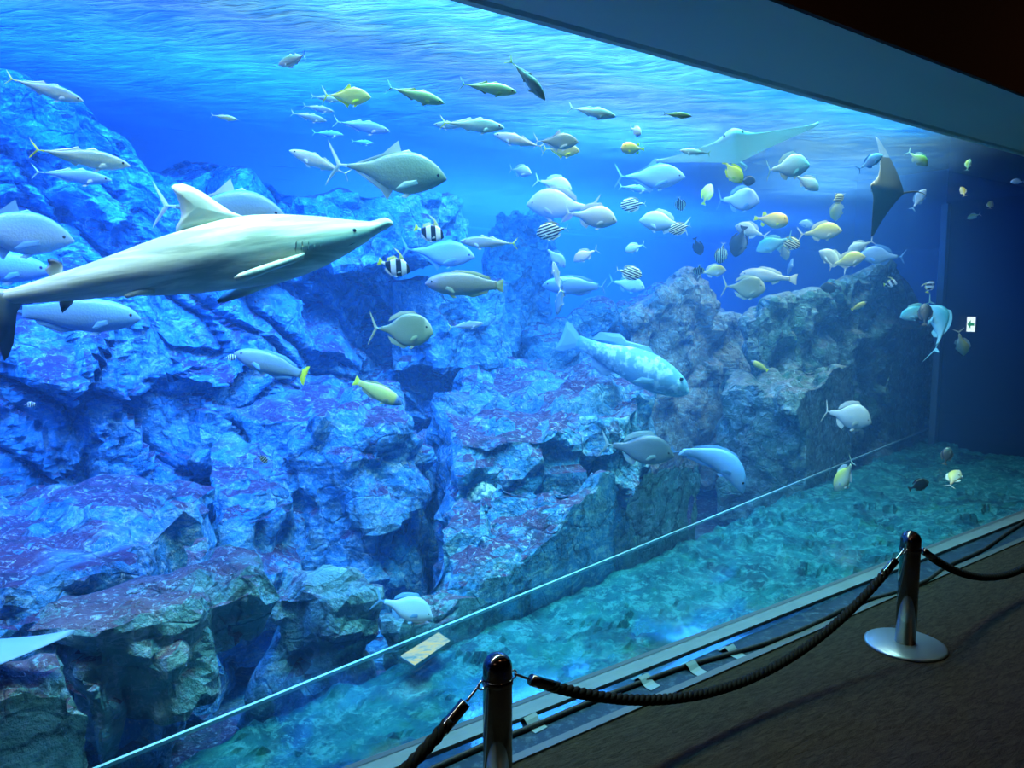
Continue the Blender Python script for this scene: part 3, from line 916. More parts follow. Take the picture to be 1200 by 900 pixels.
# wrasse and parrotfish
wt = [(0, .0), (.06, .06), (.18, .115), (.4, .15), (.65, .13), (.85, .075), (1, .055)]
wb = [(0, -.02), (.06, -.06), (.2, -.115), (.42, -.145), (.65, -.12), (.85, -.07), (1, -.055)]
wdn = [[(.2, .12), (.08, .175), (-.2, .165), (-.40, .10), (-.42, .065), (-.1, .13)]]
wan = [[(.0, -.13), (-.18, -.16), (-.38, -.10), (-.40, -.06), (-.1, -.12)]]
species('wrasse', 'wrasse', wt, wb, bwd, body_mat('brown_wrasse_skin', (.20, .19, .13), (.34, .32, .20), -.12, .12, face=(.34, .28, .26)), simple('wrasse_fin', (.36, .38, .14), .5), FAN(.085, .10), wdn, wan, pect=.14)
species('parrot', 'parrotfish', wt, wb, bwd, body_mat('blue_parrotfish_skin', (.16, .38, .80), (.28, .50, .80), -.12, .12), BLU, FORK(.15, .15, .65), wdn, wan, pect=.15, variants=((0, 0), (.35, .5), (-.35, .75)))
species('yellowtailparrot', 'parrotfish', wt, wb, bwd, body_mat('dusky_parrotfish_skin', (.14, .26, .38), (.34, .46, .50), -.12, .12), BLU, FAN(.14, .09), wdn, wan, pect=.15, tail_mat=YEL)
species('yellowwrasse', 'wrasse', wt, wb, bwd, body_mat('yellow_blue_wrasse_skin', (.60, .56, .08), (.66, .62, .12), -.12, .1, face=(.12, .20, .30)), OLV, FAN(.10, .10), wdn, wan, pect=.14, tail_mat=YEL)
# the big spotted grouper
gt = [(0, -.02), (.04, .035), (.14, .095), (.32, .15), (.55, .14), (.8, .075), (1, .06)]
gb = [(0, -.05), (.05, -.095), (.16, -.13), (.36, -.15), (.6, -.12), (.82, -.07), (1, -.055)]
gw = [(0, .02), (.05, .055), (.2, .10), (.42, .105), (.66, .07), (.86, .035), (1, .018)]
species('grouper', 'grouper', gt, gb, gw, body_mat('grouper_skin', (.08, .32, .52), (.22, .50, .62), -.14, .12, patches=(.46, .80, .88), rough=.6), simple('grouper_fin', (.20, .46, .66), .6), FAN(.13, .15),
        [[(.18, .12), (.06, .19), (-.12, .165), (-.20, .20), (-.36, .15), (-.40, .07), (-.1, .12)]], [[(-.12, -.11), (-.2, -.18), (-.32, -.14), (-.34, -.06)]], pect=.18, eye=(.40, .045, .016))


def place(root, px, py, n, ang, size, yaw=0.0, roll=0.0):
    """turn a fish (unit body along x) to face ang degrees (0 = right, + = nose up) at distance n"""
    P = on_n(px, py, n)
    if P.z > 2.40:                        # nothing swims above the surface
        P = on_z(px, py, 2.40 - .02 * ((px * 7 + py * 3) % 5))
    v = (P - CAM).normalized()
    r = v.cross(Z).normalized()
    u = r.cross(v).normalized()
    a, yw, rl = math.radians(ang), math.radians(yaw), math.radians(roll)
    if abs(ang) > 90:
        a2 = a
    h = (r * math.cos(a) + u * math.sin(a)) * math.cos(yw) + v * math.sin(yw)
    upv = u if abs(math.sin(a)) < .9 else (r * (-1 if math.sin(a) > 0 else 1) * (1 if math.cos(a) >= 0 else -1))
    up = (upv - h * upv.dot(h)).normalized()
    up = Matrix.Rotation(rl, 3, h) @ up
    y = up.cross(h)
    L = size / F_PX * (P - CAM).dot(FWD) / 1.17
    mtx = Matrix((h, y, up)).transposed().to_4x4()
    root.matrix_world = Matrix.Translation(P) @ mtx @ Matrix.Scale(L, 4)


COUNT = {}
def fish(key, px, py, size, ang, n, label, group=None, cat='fish', yaw=0.0, roll=0.0, var=None, small=False):
    name, vs = SPECIES[key]
    COUNT[key] = COUNT.get(key, 0) + 1
    parts = vs[(COUNT[key] - 1) % len(vs) if var is None else var]
    root = thing(name, label, cat, group=group)
    for pn, me, mt in parts:
        if small and pn in ('pelvic_fin',):
            continue
        c = bpy.data.objects.new(pn, me)
        COL.objects.link(c)
        c.parent = root
    place(root, px, py, n, ang, size, yaw, roll)
    return root
# ---------------------------------------------------------------- every fish in view
GJ, GB, GS, GBF = 'silver jacks with yellow tails', 'pale sea breams', 'black striped fish', 'black and white bannerfish'
# upper left
fish('jack', 60, 107, 80, -12, 3.5, 'silver jack with yellow tail, highest fish in the upper left corner', GJ)
fish('jack', 104, 186, 104, -6, 3.3, 'long silver jack with bright yellow tail just left above the shark', GJ, var=0)
fish('bluejack', 92, 207, 82, -3, 3.7, 'shadowy blue jack right under the long yellow-tailed jack at upper left', GJ, var=0)
fish('olivejack', 265, 138, 30, -6, 5.2, 'faint greenish fish in open water above the shark fin', var=1)
fish('jack', 343, 71, 62, 200, 3.4, 'yellow jack turning away, tail raised, alone near the surface at upper left', GJ, yaw=48, var=1)
fish('yellowtrevally', 411, 113, 56, 0, 4.2, 'olive yellow deep-bodied fish above the cluster of little blue jacks', yaw=-10)
GBJ = 'little blue jacks below the surface'
fish('bluejack', 384, 116, 34, -6, 4.6, 'topmost of the little blue jacks, partly hidden by the olive yellow fish', GBJ)
fish('bluejack', 376, 128, 36, -8, 4.4, 'second from the top of the little blue jacks', GBJ)
fish('bluejack', 365, 138, 42, -10, 4.2, 'leftmost of the little blue jacks with pale green tail', GBJ)
fish('bluejack', 387, 157, 36, -2, 4.3, 'lowest but one of the little blue jacks, behind the longer blue jack', GBJ)
fish('bluejack', 429, 149, 66, -8, 4.0, 'longest of the blue jacks, swimming right below the olive yellow fish', GBJ)
fish('bluejack', 427, 167, 26, -4, 4.5, 'smallest blue jack, just above the big trevally', GBJ)
fish('olivejack', 492, 113, 70, -14, 3.9, 'dark olive jack with lime tail, left of two under the surface', GJ, var=0)
fish('olivejack', 577, 104, 68, -8, 4.1, 'olive jack with lime tail, right of two under the surface', GJ, var=0)
fish('jack', 559, 147, 76, -4, 3.6, 'bright silver jack with forked yellow tail at upper centre', GJ, var=0)
fish('bluejack', 526, 147, 42, 178, 4.4, 'blue jack facing left behind the bright silver jack\'s tail', GBJ)
fish('whitejack', 604, 164, 62, 166, 4.0, 'slim white-bellied jack facing left beside the bright silver jack', GJ, var=2)
fish('whitejack', 370, 189, 74, 160, 3.5, 'slim pale jack facing left whose tail meets the big trevally\'s tail', GJ, var=2)
fish('trevally', 466, 202, 136, -6, 3.2, 'big grey-green trevally with crescent tail swimming above the shark\'s snout', cat='fish', var=0)
# upper middle
fish('whitejack', 623, 97, 64, -50, 3.6, 'yellow-tailed jack diving steeply to the right near the surface', GJ, yaw=20, var=1)
fish('whitejack', 698, 132, 58, -12, 3.9, 'slender white jack alone near the surface at upper centre', GJ, var=1)
fish('olivejack', 796, 135, 34, -8, 5.2, 'hazy brown-olive fish just under the bright ripples', var=0)
fish('trevally', 656, 166, 52, -2, 4.2, 'silver-backed trevally beside a yellow fish at upper centre', var=0)
fish('yellowtrevally', 661, 176, 44, -4, 4.45, 'yellow fish half hidden below the silver-backed trevally')
fish('bream', 746, 154, 26, -30, 4.3, 'little white fish directly above the round amber fish', GB, yaw=-55)
fish('puffer', 740, 174, 31, 175, 4.1, 'round amber fish left of the large ray', yaw=-25)
fish('whitejack', 812, 178, 36, 172, 3.4, 'small cream jack facing left in front of the large ray\'s wing', GJ, var=2)
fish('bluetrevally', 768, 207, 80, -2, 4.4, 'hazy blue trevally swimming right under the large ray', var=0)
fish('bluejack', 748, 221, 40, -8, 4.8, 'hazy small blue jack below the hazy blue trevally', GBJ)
fish('bream', 611, 201, 31, -10, 4.1, 'white bream left of the lilac-backed pink fish', GB, yaw=-25)
fish('pinkbream', 652, 217, 44, -14, 4.2, 'pink and lilac bream swimming right above the large pale lilac bream', GB, var=0)
fish('yellowfly', 860, 203, 34, -52, 3.9, 'bright lemon yellow fish pointing down right beside a dark round fish', var=0)
fish('darkfish', 877, 212, 22, 0, 4.0, 'small round dark fish touching the lemon yellow fish', yaw=30, var=0)
fish('yellowfly', 829, 226, 26, 70, 5.0, 'dull olive-yellow fish upright below the large ray', yaw=15)
# middle
fish('lilacbream', 652, 241, 82, 176, 3.9, 'large pale lilac bream facing left in the centre of the shoal', GB, var=0)
fish('bream', 697, 255, 62, -10, 3.6, 'bright white long-nosed bream facing right at the lilac bream\'s tail', GB, var=0)
fish('stripey', 645, 271, 39, 190, 3.7, 'striped fish facing left below the large pale lilac bream', GS, var=0)
fish('stripey', 740, 240, 31, 184, 3.9, 'striped yellowish fish facing left, alone right of the white long-nosed bream', GS, var=0)
fish('stripey', 797, 239, 24, -80, 4.2, 'tiny striped fish hanging nose down under the hazy blue trevally', GS, yaw=35)
fish('bream', 773, 261, 56, 172, 3.9, 'white bream facing left with a dark striped fish at its tail', GB, var=0)
fish('stripey', 795, 268, 27, 195, 3.7, 'dark yellow striped fish over the tail of the white left-facing bream', GS, var=0)
fish('bluechub', 869, 235, 48, -4, 3.7, 'pale blue round-bodied bream facing right, below the lemon yellow fish', GB, var=0)
fish('bluebream', 652, 303, 33, -45, 4.0, 'small pale blue bream nose down above the blue parrotfish', GB)
fish('pinkbream', 684, 300, 31, 205, 3.9, 'small pinkish white bream facing left, tail up', GB, var=0)
fish('yellowbream', 742, 291, 25, 198, 4.3, 'small yellow-headed fish above the striped fish over the rock peak', GB, yaw=20)
fish('stripey', 739, 320, 32, -14, 3.8, 'dark striped fish facing right just above the pale rock crest', GS, var=0)
fish('bluebream', 738, 334, 42, -12, 4.3, 'faint blue fish right beneath the dark striped fish', GB, var=0)
fish('parrot', 668, 335, 76, 178, 3.8, 'bright blue parrotfish facing left with a white fish crossing its cheek', var=0)
fish('whitejack', 652, 322, 38, 105, 3.6, 'white fish rising nose up across the blue parrotfish\'s cheek', var=1)
fish('bluejack', 656, 352, 44, -100, 3.6, 'thin blue fish hanging straight down under the blue parrotfish', var=1)
fish('darkfish', 818, 290, 24, -70, 4.6, 'small dark fish left of the upright striped fish', yaw=20, var=0)
fish('stripey', 845, 299, 26, -100, 4.2, 'striped fish hanging nose down, left of the grey upright angelfish', GS, yaw=25)
fish('stripey', 819, 317, 24, -95, 4.2, 'very narrow striped fish seen end-on above the rock peak', GS, yaw=58)
fish('yellowbream', 837, 318, 32, 6, 4.3, 'greenish fish beside the very narrow striped fish', GB, var=0)
fish('blacktrigger', 866, 285, 38, -105, 4.1, 'dark upright angelfish with a pale edge, left of the amber-backed fish', var=0)
fish('bream', 877, 270, 38, 160, 4.2, 'white slim fish lying over the head of the dark upright angelfish', GB, var=1)
fish('graunt', 896, 324, 66, 174, 4.0, 'cream-tailed grunt facing left above the rock gap', GB, var=0)
fish('surgeon', 876, 337, 48, -4, 3.8, 'khaki surgeonfish facing right, overlapping the cream-tailed grunt', var=0)
fish('tealbream', 904, 287, 42, 200, 4.0, 'turquoise fish facing left touching a striped fish', GB, var=0)
fish('stripey', 927, 285, 27, -20, 3.9, 'striped fish just right of the turquoise fish', GS, yaw=20)
fish('bream', 919, 296, 24, -70, 4.2, 'small grey-white fish dangling under the turquoise fish', GB, yaw=20)
fish('puffer', 906, 258, 40, -8, 3.9, 'plump amber-backed fish with white curved tail in the right shoal', var=0)
fish('chub', 927, 196, 48, 4, 3.7, 'large white chub with tall tail at the top of the right shoal', GB, var=0)
fish('bream', 947, 215, 34, -35, 3.9, 'smaller white fish nosing down at the large white chub\'s chin', GB)
fish('stripey', 982, 233, 22, 15, 4.3, 'striped fish on top of a hanging white fish at right', GS, yaw=45)
fish('yellowbream', 981, 247, 32, -98, 4.1, 'white fish hanging nose down below a small striped fish', GB, yaw=30)
fish('yellowbream', 965, 272, 47, 4, 3.8, 'pale yellow bream facing right, brightest of the right shoal', GB, var=0)
fish('bluebream', 946, 263, 22, 170, 4.6, 'small faint blue fish at the pale yellow bream\'s tail', GB)
fish('bream', 974, 303, 38, 145, 4.0, 'white fish curling upward at the left of three over the crag', GB, var=1)
fish('yellowbream', 996, 305, 40, 14, 3.8, 'yellowish white fish facing right, middle of three over the crag', GB, var=0)
fish('bream', 1006, 290, 30, 205, 4.2, 'white fish with raised tail just above the three over the crag', GB, var=2)
fish('bluebream', 1029, 300, 48, 176, 4.1, 'blue-white bream facing left, right of three over the crag', GB, var=0)
fish('bluejack', 926, 313, 24, 75, 4.3, 'thin upright fish between the shoal and the cream-tailed grunt', var=1)
fish('yellowbream', 1077, 187, 28, -40, 4.2, 'cream fish turning down, just right of the ray with raised wing', GB, var=1)
fish('bluebream', 1022, 189, 30, 30, 5.0, 'hazy pale fish behind the raised wing of the right ray', GB)
fish('bluebream', 1078, 232, 26, 60, 5.0, 'hazy pale blue fish right of the ray with raised wing', GB)
GY = 'little yellowish fish by the dark end wall'
fish('yellowbream', 1135, 192, 15, 80, 4.0, 'highest of the little yellowish fish by the dark end wall', GY, yaw=30, small=True)
fish('yellowbream', 1128, 224, 15, 110, 4.0, 'little yellowish fish second from the top by the dark end wall', GY, yaw=30, small=True)
fish('yellowbream', 1161, 240, 16, 85, 3.8, 'narrow yellowish fish furthest right among those by the dark end wall', GY, yaw=45, small=True)
fish('yellowbream', 1140, 254, 15, 200, 4.0, 'lowest of the little yellowish fish by the dark end wall', GY, yaw=20, small=True)
fish('bluebream', 1191, 213, 14, 175, 3.6, 'little pale blue fish at the far right edge under the soffit', GY, small=True)
fish('banner', 1090, 335, 17, 70, 3.9, 'tiny banded fish above the dark upright fish at the crag', GBF, yaw=20, small=True)
fish('banner', 1045, 332, 16, 10, 4.0, 'tiny banded fish in front of the crag\'s shoulder', GBF, small=True)
fish('tealbream', 1072, 367, 38, 205, 3.55, 'rounded turquoise fish at the left of the dark upright fish', GB, var=2)
fish('tealbream', 1102, 376, 58, 118, 3.55, 'long turquoise fish arching down at the right of the dark upright fish', GB, var=1, yaw=15)
fish('darkfish', 1084, 367, 30, 92, 3.45, 'dark upright fish between two turquoise fish', yaw=25, var=0)
fish('yellowbream', 1127, 405, 32, -75, 3.45, 'white fish with yellow cheek hanging below the green arrow sign', GB, yaw=30, var=1)
fish('yellowwrasse', 1008, 358, 22, 30, 3.9, 'olive fish in front of the crag\'s face', yaw=20)
fish('yellowwrasse', 889, 428, 24, 150, 3.8, 'little yellow-green wrasse above the pale-rimmed shelf rock', var=0)
fish('darkfish', 972, 337, 24, 175, 4.0, 'small dark fish resting along the crag\'s crest', yaw=15, var=0)
# left and lower
fish('bluetrevally', 18, 272, 142, -7, 3.5, 'large blue trevally entering at the left edge above the shark\'s tail', var=0)
fish('parrot', -5, 312, 130, -4, 4.0, 'dim blue fish mostly cut off by the left edge, under the blue trevally', var=0)
fish('parrot', 98, 369, 142, -4, 3.55, 'broad blue parrotfish swimming right beneath the shark\'s tail', var=0)
fish('trevally', 272, 248, 142, -3, 3.75, 'grey trevally passing behind the shark\'s dorsal fin, forked tail showing', var=0)
fish('yellowtailparrot', 314, 426, 92, 160, 3.7, 'dusky parrotfish facing left with upright yellow tail', var=0)
fish('yellowwrasse', 446, 461, 66, -28, 3.75, 'dark-headed yellow wrasse diving over the purple ledge', var=0)
fish('jack', 568, 284, 68, 178, 3.6, 'blue-silver jack facing left over the rock wall crest', GJ, var=0)
fish('bluetrevally', 520, 297, 86, -6, 4.1, 'faint blue fish behind the upper bannerfish', var=0)
fish('banner', 505, 273, 37, -18, 3.5, 'upper of two bannerfish before the shark\'s snout', GBF, var=0)
fish('banner', 464, 313, 40, -18, 3.4, 'lower of two bannerfish before the shark\'s snout', GBF, var=0)
fish('wrasse', 540, 333, 98, 178, 3.5, 'brown wrasse facing left with yellowish tail', var=0)
fish('surgeon', 477, 387, 72, -4, 3.4, 'oval khaki surgeonfish with crescent tail before the niche', var=0)
fish('jack', 549, 381, 42, 6, 3.9, 'small greenish jack with yellow tail beside the rock niche', GJ, var=0)
fish('sergeant', 271, 419, 14, 0, 3.6, 'tiny barred fish on the blue rock face left of the dusky parrotfish', 'tiny barred fish', small=True)
fish('sergeant', 36, 474, 12, 0, 3.6, 'tiny barred fish low on the far left rock face', 'tiny barred fish', small=True)
fish('sergeant', 309, 538, 14, -50, 3.0, 'tiny barred fish in front of the big rounded boulder', 'tiny barred fish', small=True)
fish('grouper', 742, 428, 166, -22, 3.75, 'large pale spotted grouper resting over the central boulder', var=0)
fish('greybream', 754, 528, 84, -8, 3.2, 'dark grey bream facing right in front of the reddish boulder', GB, var=0)
fish('parrot', 847, 540, 98, -40, 3.2, 'blue parrotfish bending downward near the corner of the glass shelf', var=2)
fish('bluebream', 479, 714, 70, -20, 2.85, 'pale fish swimming down right over the slab near the shelf edge', GB, var=0)
fish('chub', 997, 489, 54, -12, 3.4, 'big white chub facing right before the shelf rock', GB, var=1)
fish('yellowbream', 990, 560, 54, -125, 2.6, 'mirror image of a pale slim fish head down over the teal shelf', yaw=35, var=1)  # solid fish added in place of the white chub's reflection
fish('yellowbream', 1119, 559, 34, 68, 2.5, 'mirror image of a thin cream fish with yellow cheek over the teal shelf', yaw=50, var=0)  # modelled fish standing in for the yellow-cheeked one's reflection
fish('darkfish', 1110, 533, 24, 80, 2.5, 'dark fish silhouette upright over the shelf, left of the thin cream fish', yaw=20, var=0)
fish('darkfish', 1078, 568, 26, 30, 2.4, 'dark fish silhouette low over the teal shelf', yaw=20, var=0)


# ---------------------------------------------------------------- shark
def shark():
    C0 = on_n(230, 300, 3.05)
    v = (C0 - CAM).normalized()
    def pl(px, py, dv=0.0):
        d = ray(px, py)
        return CAM + d * (((C0 - CAM).dot(v) + dv) / d.dot(v)) - C0
    root = thing('shark', 'large pale cream shark swimming right at the left of the tank', 'shark', C0)
    prof = [(460, 260, 264), (456, 256, 267), (450, 254.5, 270), (443, 257, 274), (434, 259.5, 280), (420, 258.5, 290), (400, 256.5, 302), (380, 254, 312), (360, 252.5, 321), (340, 251.5, 328), (315, 251, 333),
            (290, 252, 337), (260, 257, 341), (230, 265, 344), (200, 273.5, 346), (175, 282, 347), (150, 291.5, 347), (120, 302.5, 349), (100, 310, 351), (80, 316.5, 353), (60, 323, 354), (40, 329.5, 355), (20, 336, 356), (5, 340, 356), (-12, 344, 355), (-28, 346, 353)]
    xs = np.array([-p[0] for p in prof]); 
    tt_ = np.concatenate([np.linspace(-460, -430, 12)[:-1], np.linspace(-430, 28, 56)])
    tops = np.interp(tt_, xs, [p[1] for p in prof]); bots = np.interp(tt_, xs, [p[2] for p in prof])
    k = np.array([.25, .5, .25])
    tops[1:-1] = np.convolve(tops, k, 'valid'); bots[1:-1] = np.convolve(bots, k, 'valid')
    bm = bmesh.new()
    rings = []
    K = 30
    for i, x in enumerate(-tt_):
        a, b = pl(x, tops[i]), pl(x, bots[i])
        c, h = (a + b) / 2, (a - b) / 2
        wf = .92 if x < 300 else (.92 + .35 * (x - 300) / 159)
        wf *= 1 if x > 80 else .55 + .45 * max(0, x + 28) / 108
        r = []
        for j in range(K):
            t = 2 * math.pi * j / K
            s_, c_ = math.sin(t), math.cos(t)
            r.append(bm.verts.new(c + h * s_ + v * (-c_) * h.length * wf * (abs(c_) ** -.12 if abs(c_) > .05 else 1) * (1.0 if s_ > 0 else 1 - .12 * s_ * s_)))
        rings.append(r)
    for a, b in zip(rings, rings[1:]):
        for j in range(K):
            bm.faces.new((a[j], a[(j + 1) % K], b[(j + 1) % K], b[j]))
    bm.faces.new(rings[0]); bm.faces.new(rings[-1][::-1])
    m = M('shark_skin')
    p = m.objco()
    zz = m.n('ShaderNodeSeparateXYZ', ins={0: p}).outputs[2]
    xx = m.n('ShaderNodeSeparateXYZ', ins={0: p}).outputs[0]
    st = m.noise(2.2, 4, .6, m.scale(m.n('ShaderNodeVectorRotate', rotation_type='Y_AXIS', ins={'Vector': p, 'Angle': math.radians(10)}).outputs[0], (1.0, 1.0, 9.0)), .4)
    c = m.mix(m.ramp(st, [(.42, 0.0), (.58, 1.0)]), (.42, .43, .33), (.88, .84, .66))
    lowz = m.math('ADD', zz, m.math('MULTIPLY', xx, -.19))
    band = m.n('ShaderNodeMapRange', ins={0: m.math('ADD', lowz, m.math('MULTIPLY', m.math('SUBTRACT', st, .5), .06)), 1: -.055, 2: -.015, 3: 0.0, 4: 1.0})
    fine = m.noise(120, 3, .7, p)
    sk = m.done(m.bsdf(c, .5, normal=m.bump(fine, .12, .004), spec=.35))
    bm_obj('body', bm, sk, root, smooth=True)
    # fins: the dark tip is its own colour zone
    def fin_m(name, lo, hi, tip=(.012, .014, .018), base=(.62, .63, .52), flip=False):
        q = M(name)
        g = q.n('ShaderNodeSeparateXYZ', ins={0: q.n('ShaderNodeTexCoord').outputs['Generated']}).outputs[2]
        f = q.n('ShaderNodeMapRange', ins={0: g, 1: lo, 2: hi, 3: 1.0 if not flip else 0.0, 4: 0.0 if not flip else 1.0})
        return q.done(q.bsdf(q.mix(f.outputs[0], base, tip), .5))
    def fin(name, pts, mat, thick=.018, d0=0.0, slope=0.0, label=None, px0=0, py0=0):
        b = bmesh.new()
        n = len(pts)
        out = []
        for i in range(n):
            a_, c_ = pts[i], pts[(i + 1) % n]
            out += [a_, ((a_[0] + c_[0]) / 2, (a_[1] + c_[1]) / 2)]
        cx, cy_ = sum(q[0] for q in pts) / n, sum(q[1] for q in pts) / n
        dep = lambda x, y: d0 + slope * math.hypot(x - px0, y - py0)
        e = [b.verts.new(pl(x, y, dep(x, y))) for x, y in out]
        for sg in (1, -1):
            mid = []
            for x, y in out:
                X, Y = cx + (x - cx) * .6, cy_ + (y - cy_) * .6
                mid.append(b.verts.new(pl(X, Y, dep(X, Y) + sg * thick * .5)))
            cc = b.verts.new(pl(cx, cy_, dep(cx, cy_) + sg * thick * .6))
            for i in range(len(out)):
                j = (i + 1) % len(out)
                b.faces.new((e[i], e[j], mid[j], mid[i])); b.faces.new((mid[i], mid[j], cc))
        o = bm_obj(name, b, mat, root, smooth=True)
        if label:
            o['label'] = label
        return o
    plain = fin_m('shark_fin', -2, -1)
    fin('dorsal_fin', [(292, 256), (271, 248), (256, 238), (240, 227), (226, 219), (214, 215), (204, 216), (200, 219), (206, 228), (210, 238), (212, 248), (212, 256), (206, 266), (206, 272), (240, 268), (275, 262)], plain, .030)
    fin('second_dorsal_fin', [(74, 313), (73, 308), (66, 304), (60, 302), (55, 304), (57, 310), (52, 316), (60, 326), (72, 324)], fin_m('dark_tip_back', .3, .75, flip=True), .014)
    tipd = fin_m('dark_tip', .10, .38)
    fin('pectoral_fin', [(357, 296), (346, 299), (322, 306), (298, 314), (281, 320), (274, 325), (276, 329), (286, 330), (300, 325), (322, 316), (345, 308), (356, 303)], plain, .024, -.125, -.0009, px0=356, py0=300)
    fin('pectoral_fin', [(345, 318), (318, 322), (298, 328), (278, 335), (262, 344), (254, 352), (256, 355), (268, 353), (288, 347), (312, 337), (345, 326)], tipd, .022, .06, .0006, px0=345, py0=320)
    fin('pelvic_fin', [(182, 339), (166, 338), (150, 343), (144, 347), (149, 350), (164, 346), (182, 344)], plain, .014, -.06)
    fin('pelvic_fin', [(160, 340), (145, 338), (135, 341), (140, 346), (155, 346)], fin_m('dark_pelvic', .3, 1.2), .012, .04)
    fin('anal_fin', [(88, 350), (84, 357), (78, 363), (73, 367), (71, 362), (69, 354), (74, 348)], fin_m('dark_anal', .35, .9), .014)
    fin('tail_fin', [(18, 340), (26, 355), (20, 366), (18, 385), (16, 402), (10, 418), (5, 423), (1, 414), (-2, 396), (-8, 376), (-16, 362), (-34, 340), (-60, 305), (-82, 272), (-90, 256), (-78, 264), (-52, 295), (-24, 328), (-4, 338)], fin_m('dark_tail_tip', .25, .60, tip=(.010, .016, .030), base=(.40, .44, .42)), .028)
    dark = simple('shark_dark', (.05, .055, .05), .4)
    def slit(name, pts, r, mat, lift=.004):
        b = bmesh.new()
        prev = None
        N_ = len(pts)
        for i, (x, y) in enumerate(pts):
            d = ray(x, y)
            w_ = r * (1 - abs(2 * i / (N_ - 1) - 1) ** 2 * .8)
            # on the flank nearest the camera
            t_ = float(np.interp(-x, tt_, tops)); b_ = float(np.interp(-x, tt_, bots))
            u_ = max(-1, min(1, (y - (t_ + b_) / 2) / max(1, (b_ - t_) / 2)))
            hl = (pl(x, t_) - pl(x, b_)).length / 2
            wf = .92 if x < 300 else .92 + .35 * (x - 300) / 159
            dep = -hl * wf * math.sqrt(max(0, 1 - u_ * u_)) ** .88 * 1.01
            c_ = pl(x, y, dep)
            ring = [b.verts.new(c_ + Vector((math.cos(q), 0, math.sin(q))) * w_ + v * (-lift) * 0) for q in (0, 1.57, 3.14, 4.71)]
            if prev:
                for j in range(4):
                    b.faces.new((prev[j], prev[(j + 1) % 4], ring[(j + 1) % 4], ring[j]))
            else:
                b.faces.new(ring)
            prev = ring
        b.faces.new(prev[::-1])
        return bm_obj(name, b, mat, root, smooth=True)
    gsl = simple('gill_shadow', (.16, .17, .14), .6)
    for gx in (376, 369, 362, 355, 348):
        slit('gill_slit', [(gx, 281), (gx - 1.5, 286), (gx - 2, 291), (gx - 1, 296)], .0045, gsl)
    slit('mouth', [(428, 281), (420, 282.5), (412, 285.5), (404, 289), (398, 292)], .0045, dark)
    slit('nostril', [(447, 266), (445.5, 267.5), (444, 268.5)], .004, dark)
    b = bmesh.new(); bmesh.ops.create_icosphere(b, subdivisions=2, radius=.009)
    o = bm_obj('eye', b, EYE_M, root, smooth=True)
    t_ = float(np.interp(-415, tt_, tops)); b_ = float(np.interp(-415, tt_, bots)); hl = (pl(415, t_) - pl(415, b_)).length / 2
    o.location = pl(415, 270, -hl * 1.12)
shark()


# ---------------------------------------------------------------- rays
def ray_mesh(name, flap, flap2=None):
    """disc of a ray: heading +x, span along y (tips at +-1), back towards +z"""
    bm = bmesh.new()
    nu, nw = 49, 15
    top, bot = [], []
    for i in range(nu):
        u = -1 + 2 * i / (nu - 1)
        au = abs(u)
        le = .34 * (1 - au ** 1.25) - .14 * au + (.10 * math.exp(-(u / .12) ** 2))
        te = -.46 * (1 - au ** .8) - .20 * au ** 2
        if au > .999:
            te = le - .02
        rt, rb = [], []
        for j in range(nw):
            w_ = j / (nw - 1)
            x = le + (te - le) * w_
            th = (.17 * math.exp(-(u / .22) ** 2) + .022 * (1 - au)) * (max(0, math.sin(math.pi * min(1, w_ * 1.05 + .02))) ** .7) + .002
            zc = (flap if u > 0 or flap2 is None else flap2) * au ** 1.6 + .03 * math.sin(w_ * 3) * au
            rt.append(bm.verts.new((x, u, zc + th)))
            rb.append(bm.verts.new((x, u, zc - th * .7)))
        top.append(rt); bot.append(rb)
    for i in range(nu - 1):
        for j in range(nw - 1):
            bm.faces.new((top[i][j], top[i + 1][j], top[i + 1][j + 1], top[i][j + 1]))
            bm.faces.new((bot[i][j], bot[i][j + 1], bot[i + 1][j + 1], bot[i + 1][j]))
        bm.faces.new((top[i][0], bot[i][0], bot[i + 1][0], top[i + 1][0]))
        bm.faces.new((top[i][-1], top[i + 1][-1], bot[i + 1][-1], bot[i][-1]))
    for i in (0, nu - 1):
        for j in range(nw - 1):
            bm.faces.new((top[i][j], top[i][j + 1], bot[i][j + 1], bot[i][j]))
    return bm


